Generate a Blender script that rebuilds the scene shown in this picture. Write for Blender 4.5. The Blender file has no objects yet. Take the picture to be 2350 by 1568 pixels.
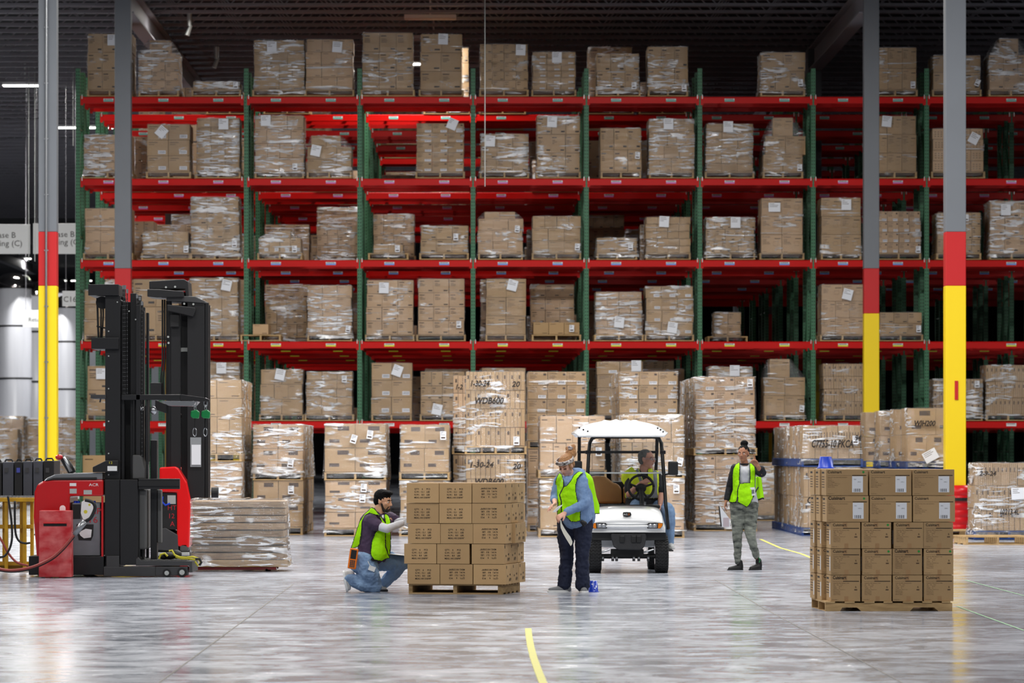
import bpy, bmesh, math, random
from mathutils import Vector, Matrix, Euler
random.seed(7)
SC = bpy.context.scene
COL = SC.collection
PI = math.pi
# ---------------------------------------------------------------- camera
FPX = 9792.0            # focal length in pixels of the 2350 px wide frame
PX, PY = 1085.0, 1037.0 # principal point (vanishing point of the aisles)
CH = 1.5                # camera height
cam_d = bpy.data.cameras.new('camera')
cam = bpy.data.objects.new('camera', cam_d); COL.objects.link(cam)
cam.location = (0, 0, CH); cam.rotation_euler = (PI/2, 0, 0)
cam_d.sensor_width = 36.0; cam_d.sensor_fit = 'HORIZONTAL'
cam_d.lens = FPX/2350*36.0
cam_d.shift_x = (1175-PX)/2350; cam_d.shift_y = (PY-784)/2350
cam_d.clip_start = 0.5; cam_d.clip_end = 600
cam_d.dof.use_dof = True; cam_d.dof.focus_distance = 46.5; cam_d.dof.aperture_fstop = 5.0
SC.camera = cam
# ---------------------------------------------------------------- colour management, cycles
SC.view_settings.view_transform = 'Standard'; SC.view_settings.look = 'None'
SC.view_settings.gamma = 1.0; SC.view_settings.use_curve_mapping = False
SC.view_settings.exposure = -0.12
cy = SC.cycles
cy.use_denoising = True; cy.use_adaptive_sampling = True; cy.adaptive_threshold = 0.03
cy.max_bounces = 6; cy.diffuse_bounces = 3; cy.glossy_bounces = 3; cy.transmission_bounces = 4
cy.transparent_max_bounces = 10; cy.caustics_reflective = False; cy.caustics_refractive = False
cy.sample_clamp_indirect = 4.0
# ---------------------------------------------------------------- world: dim fill added in place of the lit building behind the camera
W = bpy.data.worlds.new('world'); SC.world = W; W.use_nodes = True
bg = W.node_tree.nodes['Background']; bg.inputs[0].default_value = (0.86, 0.92, 1.0, 1); bg.inputs[1].default_value = 0.16

# ---------------------------------------------------------------- lamps over the staging floor (only some aisle and far ones have fixtures further down)
CEIL = 12.0
LAMPS = []
for ly, pw in ((28, 900), (40, 1000), (52, 1250), (61, 1500), (70, 1700), (83, 1300)):
    for lx in (-18, -13.5, -4, 1, 5, 17):
        LAMPS.append((lx, ly, pw*(2.0 if lx > 8 and ly < 55 else 1), 'stage'))
AISLE = [(-1.3, 98.6, 900), (-1.3, 112.0, 380), (-1.3, 132.3, 500), (-6.4, 98.6, 160), (-10.5, 104, 250)]
for lx, ly, pw in AISLE: LAMPS.append((lx, ly, pw, 'aisle'))
FAR = [(-13, 96), (-13, 108), (-19, 108), (-17, 128), (-12.45, 118.6), (-13.6, 139), (-12.55, 134), (-11.9, 134), (-23.9, 225), (-23.3, 254), (-24.8, 254), (-15.4, 150), (-13.5, 165), (-18, 185)]  # includes lamps without fixtures, added to brighten the left signs and tanks
for lx, ly in FAR: LAMPS.append((lx, ly, 1900, 'far'))
for i, (lx, ly, pw, kd) in enumerate(LAMPS):
    ld = bpy.data.lights.new('lamp', 'AREA'); ld.shape = 'RECTANGLE'; ld.size = 2.4 if kd == 'stage' else 1.2; ld.size_y = 0.5 if kd == 'stage' else .3
    ld.energy = pw*(.40 if kd == 'stage' else .33); ld.color = (1.0, 0.985, 0.955) if kd != 'aisle' else (1, .97, .92)
    if kd == 'stage': ld.spread = math.radians(178)
    lo = bpy.data.objects.new('lamp', ld); COL.objects.link(lo); lo.location = (lx, ly, CEIL-.37)

# ================================================================ helpers
def P(px, py, Y):
    return Vector(((px-PX)*Y/FPX, Y, CH-(py-PY)*Y/FPX))
def FY(py):             # depth of a floor point seen at row py
    return CH*FPX/(py-PY)
def lin(c):
    return tuple(((x/255)/12.92 if x/255 <= .04045 else ((x/255+.055)/1.055)**2.4) for x in c)+(1.0,)
MATS = {}
def mat(name, rgb, rough=.6, metal=0.0, spec=.5, var=0.0, noise=0.0, nscale=8.0, bump=0.0, bscale=40.0, emit=None, estr=0.0, nvec=(1,1,1), coat=0.0, rgb2=None):
    if name in MATS: return MATS[name]
    m = bpy.data.materials.new(name); m.use_nodes = True; nt = m.node_tree; N = nt.nodes; L = nt.links
    b = N['Principled BSDF']; b.inputs['Roughness'].default_value = rough; b.inputs['Metallic'].default_value = metal
    b.inputs['Specular IOR Level'].default_value = spec; b.inputs['Base Color'].default_value = lin(rgb)
    if coat: b.inputs['Coat Weight'].default_value = coat; b.inputs['Coat Roughness'].default_value = .08
    col = None
    if var or noise:
        rgbn = N.new('ShaderNodeRGB'); rgbn.outputs[0].default_value = lin(rgb); col = rgbn.outputs[0]
        tc = N.new('ShaderNodeTexCoord')
        if noise:
            mp = N.new('ShaderNodeMapping'); mp.inputs['Scale'].default_value = nvec; L.new(tc.outputs['Object'], mp.inputs[0])
            if var:
                oi = N.new('ShaderNodeObjectInfo'); cm = N.new('ShaderNodeMath'); cm.operation = 'MULTIPLY'; cm.inputs[1].default_value = 37.0
                L.new(oi.outputs['Random'], cm.inputs[0]); L.new(cm.outputs[0], mp.inputs['Location'])
            nz = N.new('ShaderNodeTexNoise'); nz.inputs['Scale'].default_value = nscale; nz.inputs['Detail'].default_value = 4; L.new(mp.outputs[0], nz.inputs['Vector'])
            mx = N.new('ShaderNodeMix'); mx.data_type = 'RGBA'; mx.inputs[7].default_value = lin(rgb2) if rgb2 else tuple(v*.45 for v in lin(rgb)[:3])+(1,)
            mr = N.new('ShaderNodeMapRange'); mr.inputs[1].default_value = .35; mr.inputs[2].default_value = .7; mr.inputs[4].default_value = noise
            L.new(nz.outputs[0], mr.inputs[0]); L.new(mr.outputs[0], mx.inputs[0]); L.new(col, mx.inputs[6]); col = mx.outputs[2]
        if var:
            oi = N.new('ShaderNodeObjectInfo'); hs = N.new('ShaderNodeHueSaturation')
            m1 = N.new('ShaderNodeMapRange'); m1.inputs[3].default_value = 1-var; m1.inputs[4].default_value = 1+var
            L.new(oi.outputs['Random'], m1.inputs[0]); L.new(m1.outputs[0], hs.inputs['Value']); L.new(col, hs.inputs['Color']); col = hs.outputs[0]
        L.new(col, b.inputs['Base Color'])
    if bump:
        tc = N.new('ShaderNodeTexCoord'); nz = N.new('ShaderNodeTexNoise'); nz.inputs['Scale'].default_value = bscale; nz.inputs['Detail'].default_value = 3
        L.new(tc.outputs['Object'], nz.inputs['Vector']); bp = N.new('ShaderNodeBump'); bp.inputs['Strength'].default_value = bump; bp.inputs['Distance'].default_value = .02
        L.new(nz.outputs[0], bp.inputs['Height']); L.new(bp.outputs[0], b.inputs['Normal'])
    if emit: b.inputs['Emission Color'].default_value = lin(emit); b.inputs['Emission Strength'].default_value = estr
    MATS[name] = m; return m

def wrap_mat(name, film, milk_glare, seed=0.0, cover=.5):
    """Clear stretch film: see-through, with glossy creases and white streaks painted in for glare and milky layers."""
    m = bpy.data.materials.new(name); m.use_nodes = True; nt = m.node_tree; N = nt.nodes; L = nt.links
    N.remove(N['Principled BSDF']); out = N['Material Output']
    tc = N.new('ShaderNodeTexCoord'); oi = N.new('ShaderNodeObjectInfo')
    cm = N.new('ShaderNodeMath'); cm.operation = 'MULTIPLY_ADD'; cm.inputs[1].default_value = 91.0; cm.inputs[2].default_value = seed; L.new(oi.outputs['Random'], cm.inputs[0])
    def nz(vec, sc, det, rough, dist, rot=0.0):
        mp = N.new('ShaderNodeMapping'); mp.inputs['Scale'].default_value = vec; mp.inputs['Rotation'].default_value = (0, rot, 0)
        L.new(cm.outputs[0], mp.inputs['Location']); L.new(tc.outputs['Object'], mp.inputs[0])
        n = N.new('ShaderNodeTexNoise'); n.inputs['Scale'].default_value = sc; n.inputs['Detail'].default_value = det; n.inputs['Roughness'].default_value = rough; n.inputs['Distortion'].default_value = dist
        L.new(mp.outputs[0], n.inputs['Vector']); return n.outputs[0]
    def rng(x, a, b, c=0.0, d=1.0):
        r = N.new('ShaderNodeMapRange'); r.inputs[1].default_value = a; r.inputs[2].default_value = b; r.inputs[3].default_value = c; r.inputs[4].default_value = d; L.new(x, r.inputs[0]); return r.outputs[0]
    def op(o, a, b):
        n = N.new('ShaderNodeMath'); n.operation = o; L.new(a, n.inputs[0]); L.new(b, n.inputs[1]); return n.outputs[0]
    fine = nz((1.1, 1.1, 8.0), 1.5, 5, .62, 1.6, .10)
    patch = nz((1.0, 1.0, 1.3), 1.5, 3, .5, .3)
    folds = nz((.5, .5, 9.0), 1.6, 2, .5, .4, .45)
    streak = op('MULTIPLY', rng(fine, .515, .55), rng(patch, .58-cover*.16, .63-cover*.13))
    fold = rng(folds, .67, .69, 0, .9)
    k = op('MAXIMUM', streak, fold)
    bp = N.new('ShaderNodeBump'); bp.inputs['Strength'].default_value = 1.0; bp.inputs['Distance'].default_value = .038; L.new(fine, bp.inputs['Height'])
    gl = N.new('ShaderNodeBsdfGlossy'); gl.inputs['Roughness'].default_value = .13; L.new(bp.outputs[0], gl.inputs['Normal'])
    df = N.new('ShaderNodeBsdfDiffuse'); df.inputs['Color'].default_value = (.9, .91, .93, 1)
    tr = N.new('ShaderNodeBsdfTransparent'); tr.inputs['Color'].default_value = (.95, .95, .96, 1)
    a = N.new('ShaderNodeMixShader'); L.new(rng(k, 0, 1, milk_glare*.05, milk_glare), a.inputs[0]); L.new(tr.outputs[0], a.inputs[1]); L.new(df.outputs[0], a.inputs[2])  # white diffuse share paints glare along the streaks as well as milky layering
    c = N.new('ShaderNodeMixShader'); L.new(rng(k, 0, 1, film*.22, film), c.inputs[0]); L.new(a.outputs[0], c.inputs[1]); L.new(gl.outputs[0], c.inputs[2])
    L.new(c.outputs[0], out.inputs['Surface'])
    MATS[name] = m; return m

_txt = {}
def text_geo(s, bold=0.0):
    """unit-height lettering as (verts, faces) in its own x,y plane"""
    if (s, bold) in _txt: return _txt[(s, bold)]
    cu = bpy.data.curves.new('lettering', 'FONT'); cu.body = s; cu.size = 1.0; cu.resolution_u = 2; cu.offset = bold; cu.shear = .25 if bold > .03 else 0; cu.fill_mode = 'FRONT'
    o = bpy.data.objects.new('lettering', cu); COL.objects.link(o)
    dg = bpy.context.evaluated_depsgraph_get(); me = bpy.data.meshes.new_from_object(o.evaluated_get(dg))
    v = [tuple(x.co) for x in me.vertices]; f = [tuple(p.vertices) for p in me.polygons]
    bpy.data.objects.remove(o); bpy.data.curves.remove(cu); bpy.data.meshes.remove(me)
    mx = max((p[0] for p in v), default=1); mn = min((p[0] for p in v), default=0)
    _txt[(s, bold)] = (v, f, mn, mx); return _txt[(s, bold)]

ORG = {}
class MB:
    def __init__(s): s.v = []; s.f = []; s.m = []
    def add(s, verts, faces, mi=0, M=None):
        n = len(s.v)
        if M is not None: verts = [M @ Vector(p) for p in verts]
        s.v += [tuple(p) for p in verts]; s.f += [tuple(i+n for i in f) for f in faces]; s.m += [mi]*len(faces); return s
    def box(s, x0, x1, y0, y1, z0, z1, mi=0, M=None):
        v = [(x0,y0,z0),(x1,y0,z0),(x1,y1,z0),(x0,y1,z0),(x0,y0,z1),(x1,y0,z1),(x1,y1,z1),(x0,y1,z1)]
        return s.add(v, [(3,2,1,0),(4,5,6,7),(0,1,5,4),(1,2,6,5),(2,3,7,6),(3,0,4,7)], mi, M)
    def bar(s, p0, p1, w, h, mi=0):     # box section from p0 to p1
        p0 = Vector(p0); p1 = Vector(p1); d = p1-p0; q = d.to_track_quat('Y', 'Z').to_matrix().to_4x4()
        return s.box(-w/2, w/2, 0, d.length, -h/2, h/2, mi, Matrix.Translation(p0) @ q)
    def cyl(s, p0, p1, r0, r1=None, n=14, mi=0):
        r1 = r0 if r1 is None else r1; p0 = Vector(p0); p1 = Vector(p1); d = p1-p0
        M = Matrix.Translation(p0) @ d.to_track_quat('Z', 'Y').to_matrix().to_4x4(); L = d.length
        v = [(r*math.cos(2*PI*i/n), r*math.sin(2*PI*i/n), z) for r, z in ((r0, 0), (r1, L)) for i in range(n)]
        f = [(i, (i+1) % n, n+(i+1) % n, n+i) for i in range(n)]+[tuple(range(n-1, -1, -1)), tuple(range(n, 2*n))]
        return s.add(v, f, mi, M)
    def tube(s, pts, r, n=8, mi=0):
        pts = [Vector(p) for p in pts]
        rr = r if isinstance(r, (list, tuple)) else [r]*len(pts)
        v = []; f = []; t0 = None
        for k, p in enumerate(pts):
            t = (pts[min(k+1, len(pts)-1)]-pts[max(k-1, 0)]).normalized()
            if t0 is None:
                up = Vector((0, 0, 1)) if abs(t.z) < .9 else Vector((0, 1, 0)); a = t.cross(up).normalized()
            else: a = (a - t*a.dot(t)).normalized()
            b = t.cross(a); t0 = t
            v += [tuple(p+(a*math.cos(2*PI*i/n)+b*math.sin(2*PI*i/n))*rr[k]) for i in range(n)]
        for k in range(len(pts)-1):
            f += [(k*n+i, k*n+(i+1) % n, (k+1)*n+(i+1) % n, (k+1)*n+i) for i in range(n)]
        f += [tuple(range(n-1, -1, -1)), tuple(range((len(pts)-1)*n, len(pts)*n))]
        return s.add(v, f, mi)
    def prism(s, poly, y0, y1, mi=0, M=None):     # poly in (x, z), pushed from y0 to y1
        n = len(poly); v = [(x, y0, z) for x, z in poly]+[(x, y1, z) for x, z in poly]
        f = [tuple(range(n)), tuple(range(2*n-1, n-1, -1))]+[(i, n+i, n+(i+1) % n, (i+1) % n) for i in range(n)]
        return s.add(v, f, mi, M)
    def prismx(s, poly, x0, x1, mi=0, M=None):    # poly in (y, z), pushed from x0 to x1
        n = len(poly); v = [(x0, y, z) for y, z in poly]+[(x1, y, z) for y, z in poly]
        f = [tuple(range(n)), tuple(range(2*n-1, n-1, -1))]+[(i, n+i, n+(i+1) % n, (i+1) % n) for i in range(n)]
        return s.add(v, f, mi, M)
    def lathe(s, prof, n=20, mi=0, M=None):
        v = [(r*math.cos(2*PI*i/n), r*math.sin(2*PI*i/n), z) for r, z in prof for i in range(n)]
        f = [(k*n+i, k*n+(i+1) % n, (k+1)*n+(i+1) % n, (k+1)*n+i) for k in range(len(prof)-1) for i in range(n)]
        return s.add(v, f, mi, M)
    def ball(s, c, r, n=14, mi=0, rot=None):
        r = (r, r, r) if not isinstance(r, (list, tuple)) else r; k = n//2; v = []; f = []
        for j in range(k+1):
            a = PI*j/k
            for i in range(n): v.append((r[0]*math.sin(a)*math.cos(2*PI*i/n), r[1]*math.sin(a)*math.sin(2*PI*i/n), r[2]*math.cos(a)))
        for j in range(k):
            for i in range(n): f.append((j*n+i, (j+1)*n+i, (j+1)*n+(i+1) % n, j*n+(i+1) % n))
        M = Matrix.Translation(c)
        if rot: M = M @ Euler(rot).to_matrix().to_4x4()
        return s.add(v, f, mi, M)
    def text(s, t, x, z, y, h, mi=0, flip=False, rotz=0, maxw=None, M=None, center=False, wide=1.0, bold=0.0):
        v, f, mn, mx = text_geo(t, bold); k = h/.72; w = (mx-mn)*k*wide; kx = k*wide
        if maxw and w > maxw: kx *= maxw/w; w = maxw
        if center: x -= w/2
        sg = -1 if flip else 1
        pts = [(((a-mn)*kx)*sg+(w if flip else 0), 0, b*k*sg+(h if flip else 0)) for a, b, _ in v]
        T = Matrix.Translation((x, y, z)) @ Matrix.Rotation(rotz, 4, 'Y')
        if M is not None: T = M @ T
        return s.add(pts, f, mi, T)
    def mesh(s, name, mats, smooth=False):
        me = bpy.data.meshes.new(name); me.from_pydata(s.v, [], s.f)
        for m in (mats if isinstance(mats, (list, tuple)) else [mats]): me.materials.append(m)
        me.polygons.foreach_set('material_index', s.m)
        if smooth: me.polygons.foreach_set('use_smooth', [True]*len(s.f))
        me.update(); return me
    def build(s, name, mats, parent=None, smooth=False, bevel=0, seg=2, label=None):
        o0 = ORG.get(parent.name, Vector((0,0,0))) if parent else None
        if parent: s.v = [(a-o0.x, b-o0.y, c-o0.z) for a, b, c in s.v]
        o = bpy.data.objects.new(name, s.mesh(name, mats, smooth)); COL.objects.link(o)
        if parent: o.parent = parent; ORG[o.name] = o0
        if smooth == 'auto': pass
        if bevel:
            b = o.modifiers.new('bevel', 'BEVEL'); b.width = bevel; b.segments = seg; b.limit_method = 'ANGLE'; b.angle_limit = .6
        if label: o['label'] = label
        return o
    def alone(s, name, mats, loc, **k):           # a thing that is one mesh: vertices are world ones, origin is loc
        loc = Vector(loc); s.v = [(a-loc.x, b-loc.y, c-loc.z) for a, b, c in s.v]
        o = s.build(name, mats, None, **k); o.location = loc; ORG[o.name] = loc; return o
def tag(o, label=None, cat=None, group=None, kind=None):
    if label: o['label'] = label
    if cat: o['category'] = cat
    if group: o['group'] = group
    if kind: o['kind'] = kind
    return o
def thing(name, label, cat, loc, group=None, rz=0):
    o = bpy.data.objects.new(name, None); COL.objects.link(o); o.location = loc; o.empty_display_size = .1
    o.rotation_euler = (0, 0, rz); ORG[o.name] = Vector(loc); return tag(o, label, cat, group)
def inst(me, name, parent=None, loc=(0,0,0), rot=(0,0,0), scale=(1,1,1)):   # mesh shared, place is local to the parent
    o = bpy.data.objects.new(name, me); COL.objects.link(o); o.parent = parent; o.location = loc; o.rotation_euler = rot; o.scale = scale
    return o
def struct(o): o['kind'] = 'structure'; return o
KIDS = {}
def copy_tree(o, parent=None):
    c = o.copy(); COL.objects.link(c)
    if parent: c.parent = parent
    for ch in list(o.children): copy_tree(ch, c)
    return c
# ================================================================ materials
M_card = mat('cardboard', (184, 152, 110), .75, spec=.25, var=.10, noise=.22, nscale=3.0, rgb2=(160, 124, 88))
M_card2 = mat('pale cardboard', (200, 166, 128), .75, spec=.25, var=.08, noise=.2, nscale=3.0, rgb2=(176, 140, 104))
M_tape = mat('brown packing tape', (172, 134, 92), .35, spec=.5)
M_ink = mat('dark print ink', (74, 54, 40), .8)
M_inkd = mat('black print ink', (38, 30, 26), .8)
M_paper = mat('white paper', (236, 238, 244), .6, spec=.3)
M_wood = mat('pallet wood', (196, 164, 118), .8, spec=.2, var=.12, noise=.5, nscale=6, nvec=(1, 6, 6), rgb2=(128, 98, 64))
M_bluep = mat('blue pallet paint', (26, 62, 128), .6, var=.1, noise=.4, nscale=9)
M_red = mat('red rack paint', (204, 12, 9), .42, spec=.22)
M_redd = mat('red rack steel', (150, 14, 14), .45)
M_clip = mat('galvanised clip', (205, 208, 205), .4, metal=.6)
M_black = mat('black steel', (24, 24, 27), .45, spec=.5)
M_black2 = mat('matt black plastic', (20, 20, 22), .6)
M_dgrey = mat('dark grey steel', (62, 62, 64), .5, noise=.3, nscale=5)
M_grey = mat('column grey paint', (112, 116, 122), .55, noise=.15, nscale=.8)
M_cred = mat('column red paint', (190, 22, 26), .45)
M_cyel = mat('column yellow paint', (242, 208, 8), .45)
M_white = mat('white enamel', (236, 238, 238), .35)
M_steel = mat('bright steel', (190, 192, 196), .28, metal=.9)
M_lamp = mat('lit diffuser', (255, 255, 255), .5, emit=(255, 254, 246), estr=9.0)
M_lampw = mat('dim diffuser', (205, 192, 186), .5)
M_joist = mat('ceiling steel', (146, 144, 150), .6)
M_deck = mat('roof deck', (28, 28, 33), .7)
M_dark = mat('dark wall panel', (30, 33, 42), .6)
M_wallw = mat('far pale wall', (190, 194, 202), .7)
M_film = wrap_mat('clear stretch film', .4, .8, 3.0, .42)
M_film2 = wrap_mat('heavy stretch film', .5, .95, 13.0, 1.0)
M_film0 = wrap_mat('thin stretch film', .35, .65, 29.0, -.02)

def post_mat():
    """Green paint with the punched holes of a rack post, from the object's own coordinates."""
    m = bpy.data.materials.new('green rack post'); m.use_nodes = True; N = m.node_tree.nodes; L = m.node_tree.links; b = N['Principled BSDF']
    b.inputs['Roughness'].default_value = .5
    tc = N.new('ShaderNodeTexCoord'); sp = N.new('ShaderNodeSeparateXYZ'); L.new(tc.outputs['Object'], sp.inputs[0])
    def math_(op, a, bb, c=None):
        n = N.new('ShaderNodeMath'); n.operation = op
        for i, q in enumerate((a, bb, c)):
            if q is None: continue
            if isinstance(q, (int, float)): n.inputs[i].default_value = q
            else: L.new(q, n.inputs[i])
        return n.outputs[0]
    z = math_('FRACT', math_('DIVIDE', sp.outputs[2], .0762), 0)
    zh = math_('COMPARE', z, .5, .23)
    ax = math_('ABSOLUTE', sp.outputs[0], 0); xh = math_('COMPARE', ax, .024, .009)
    h = math_('MULTIPLY', zh, xh)
    mx = N.new('ShaderNodeMix'); mx.data_type = 'RGBA'; mx.inputs[6].default_value = lin((62, 118, 84)); mx.inputs[7].default_value = lin((8, 16, 12))
    L.new(h, mx.inputs[0]); L.new(mx.outputs[2], b.inputs['Base Color']); return m
M_green = post_mat()
M_gplain = mat('green rack steel', (46, 96, 66), .5)

# ================================================================ the hall
def floor_mat():
    m = bpy.data.materials.new('polished concrete'); m.use_nodes = True; N = m.node_tree.nodes; L = m.node_tree.links; b = N['Principled BSDF']
    tc = N.new('ShaderNodeTexCoord')
    def noise(sc, vec, det, dist=0.0, rough=.55):
        mp = N.new('ShaderNodeMapping'); mp.inputs['Scale'].default_value = vec; L.new(tc.outputs['Object'], mp.inputs[0])
        n = N.new('ShaderNodeTexNoise'); n.inputs['Scale'].default_value = sc; n.inputs['Detail'].default_value = det; n.inputs['Distortion'].default_value = dist; n.inputs['Roughness'].default_value = rough
        L.new(mp.outputs[0], n.inputs['Vector']); return n.outputs[0]
    a = noise(.22, (1, .6, 1), 3, .6); c = noise(1.9, (1, 1, 1), 8, .8, .7); d = noise(9.0, (1, 1, 1), 5)
    r = N.new('ShaderNodeValToRGB'); r.color_ramp.elements[0].position = .36; r.color_ramp.elements[0].color = lin((100, 105, 117)); r.color_ramp.elements[1].position = .64; r.color_ramp.elements[1].color = lin((192, 196, 206))
    ad = N.new('ShaderNodeMix'); ad.inputs[0].default_value = .55; L.new(a, ad.inputs[2]); L.new(c, ad.inputs[3]); L.new(ad.outputs[0], r.inputs[0])
    L.new(r.outputs[0], b.inputs['Base Color'])
    mr = N.new('ShaderNodeMapRange'); mr.inputs[1].default_value = .35; mr.inputs[2].default_value = .68; mr.inputs[3].default_value = .13; mr.inputs[4].default_value = .28
    L.new(c, mr.inputs[0]); L.new(mr.outputs[0], b.inputs['Roughness']); b.inputs['Specular IOR Level'].default_value = .22
    bp = N.new('ShaderNodeBump'); bp.inputs['Strength'].default_value = .15; bp.inputs['Distance'].default_value = .004; L.new(a, bp.inputs['Height'])
    bp2 = N.new('ShaderNodeBump'); bp2.inputs['Strength'].default_value = .15; bp2.inputs['Distance'].default_value = .001; L.new(c, bp2.inputs['Height']); L.new(bp.outputs[0], bp2.inputs['Normal'])
    L.new(bp2.outputs[0], b.inputs['Normal'])
    return m
MF = floor_mat()
struct(MB().box(-45, 45, -15, 300, -.2, 0).build('floor', MF))
struct(MB().box(-45, 45, -15, 300, CEIL+.45, CEIL+.6).build('ceiling', M_deck))
struct(MB().box(-45, 45, 300, 300.3, 0, CEIL+.45).build('wall_back', M_dark))
struct(MB().box(-45.3, -45, -15, 300, 0, CEIL+.45).build('wall_left', M_dark))
struct(MB().box(45, 45.3, -15, 300, 0, CEIL+.45).build('wall_right', M_dark))
# open-web roof joists run across the hall
jm = MB(); x = -44.0; up = True
jm.box(-45, 45, -.05, .05, .62, .70); jm.box(-45, 45, -.05, .05, 0, .07)
while x < 44:
    jm.bar((x, 0, .04 if up else .66), (x+.62, 0, .66 if up else .04), .04, .03); up = not up; x += .62
jme = jm.mesh('roof_joist', M_joist)
for k in range(60):
    y = 93.2+k*1.55+(k//30)*k*.03
    o = inst(jme, 'roof_joist', None, (0, y, CEIL-.28)); struct(o)
for gx in (-23.7, -7.55, 8.58, 24.7):
    g = MB().box(gx-.16, gx+.16, 93, 230, CEIL-.40, CEIL-.36).box(gx-.02, gx+.02, 93, 230, CEIL-.9, CEIL-.38).box(gx-.16, gx+.16, 93, 230, CEIL-.94, CEIL-.9)
    struct(g.build('roof_girder', M_joist))
# floor joints and painted lines
def strip(name, a, b, w, m, z=.002, label=None, cat=None):
    a = Vector((*a, 0)); b = Vector((*b, 0)); d = (b-a).normalized(); n = Vector((-d.y, d.x, 0))*w/2
    v = [a-n, b-n, b+n, a+n]; o = MB().add([(p.x, p.y, z) for p in v], [(0, 1, 2, 3)]).build(name, m)
    if label: tag(o, label, cat)
    else: struct(o)
    return o
M_joint = mat('floor joint filler', (128, 122, 114), .8)
M_yline = mat('worn yellow floor paint', (222, 214, 86), .6, noise=.55, nscale=14, nvec=(1, 4, 1), rgb2=(170, 168, 120))
M_gline = mat('faded green chalk line', (150, 190, 150), .7)
def fxy(px, py):
    Y = FY(py); return ((px-PX)*Y/FPX, Y)
for pts in (((365, 1568), (672, 1342)), ((1750, 1395), (2070, 1568)), ((1750, 1395), (1640, 1330))):
    strip('trim_1', fxy(*pts[0]), fxy(*pts[1]), .012, M_joint)
# tape strip curving away in front of the camera
def tape(name, pix, w, m, label, cat):
    pts = [Vector((*fxy(*p), .003)) for p in pix]; v = []; f = []
    for i, p in enumerate(pts):
        t = (pts[min(i+1, len(pts)-1)]-pts[max(i-1, 0)]).normalized(); n = Vector((-t.y, t.x, 0))*w/2; v += [p-n, p+n]
    f = [(2*i, 2*i+2, 2*i+3, 2*i+1) for i in range(len(pts)-1)]
    o = MB().add(v, f).alone(name, m, pts[0]); return tag(o, label, cat)
tape('floor_tape', ((1212, 1443), (1214, 1462), (1218, 1485), (1225, 1512), (1235, 1540), (1246, 1568), (1262, 1600)), .055, M_yline, 'short yellow tape strip curving over the bare floor towards the camera', 'floor tape')
tape('floor_line', ((1745, 1238), (1790, 1258), (1840, 1272), (1868, 1284)), .05, M_yline, 'faint yellow line on the floor right of the woman with the clipboard', 'floor line')
tape('floor_line', ((2196, 1392), (2250, 1412), (2350, 1448)), .02, M_gline, 'thin green line leading from the pallet of boxes to the right edge', 'floor line')
tape('floor_line', ((2215, 1332), (2290, 1352), (2350, 1368)), .02, M_gline, 'faint pale green line behind the right-hand pallet of boxes', 'floor line')

# ================================================================ columns
def column(xl, xr, Y, zt, zr, label, conduit=False, base=True, dark=False):
    a = (xl-PX)*Y/FPX; b = (xr-PX)*Y/FPX; w = b-a
    t = thing('building_column', label, 'column', ((a+b)/2, Y+w/2, 0), 'painted building columns')
    MB().box(a, b, Y, Y+w, zt, CEIL-.3).build('upper_shaft', M_grey, t, bevel=.012)
    MB().box(a, b, Y, Y+w, zr, zt).build('red_band', M_cred, t, bevel=.012)
    MB().box(a, b, Y, Y+w, .02, zr).build('yellow_base', M_cyel, t, bevel=.012)
    if base: MB().box(a-.08, b+.08, Y-.08, Y+w+.08, 0, .025).build('base_plate', M_dgrey, t)
    if conduit:
        cx = a+w*.44
        c = MB().cyl((cx, Y-.035, .62), (cx, Y-.035, CEIL-.4), .021, n=10)
        for z in range(1, 11): c.box(cx-.035, cx+.035, Y-.04, Y, z+.1, z+.12)
        c.build('conduit', M_steel, t, smooth=False)
        MB().box(cx-.06, cx+.06, Y-.07, Y, .42, .62).build('outlet_box', M_dgrey, t, bevel=.005)
    return t
ZT = CH+(PY-532)/128.0; ZR = CH+(PY-656)/128.0
column(88, 130, 76.5, ZT, ZR, 'steel column with silver conduit down its front, near left edge', conduit=True)
column(2170, 2217, 76.5, ZT, ZR, 'yellow-based column with small dark red strip, standing at far right')
column(263, 300, 91.8, ZT, ZR, 'grey and red column rising behind the black lift truck mast')
column(1983, 2018, 91.8, ZT, ZR, 'column bright against the racks, second from right')
for Y, far_ in ((107.0, 'nearest'), (122.3, 'middle'), (137.5, 'farthest')):
    for X, sd in ((-7.55, 'left'), (8.58, 'right')):
        w = .33; a = X-w/2
        t = thing('building_column', '%s of three grey columns in line behind the racks, %s side' % (far_, sd), 'column', (X, Y+w/2, 0), 'dark columns behind the racks on the '+sd)
        MB().box(a, a+w, Y, Y+w, ZT, CEIL-.3).build('upper_shaft', M_grey, t)
        MB().box(a, a+w, Y, Y+w, ZR, ZT).build('red_band', M_cred, t); MB().box(a, a+w, Y, Y+w, 0, ZR).build('yellow_base', M_cyel, t)
# red strip mark on the right column
tp = P(2195, 896, 76.49); o = MB().box(tp.x-.03, tp.x+.03, 76.485, 76.499, tp.z-.17, tp.z+.17).alone('tape_mark', M_cred, tp)
tag(o, 'short dark red tape strip stuck on the yellow column at right', 'tape')
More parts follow.
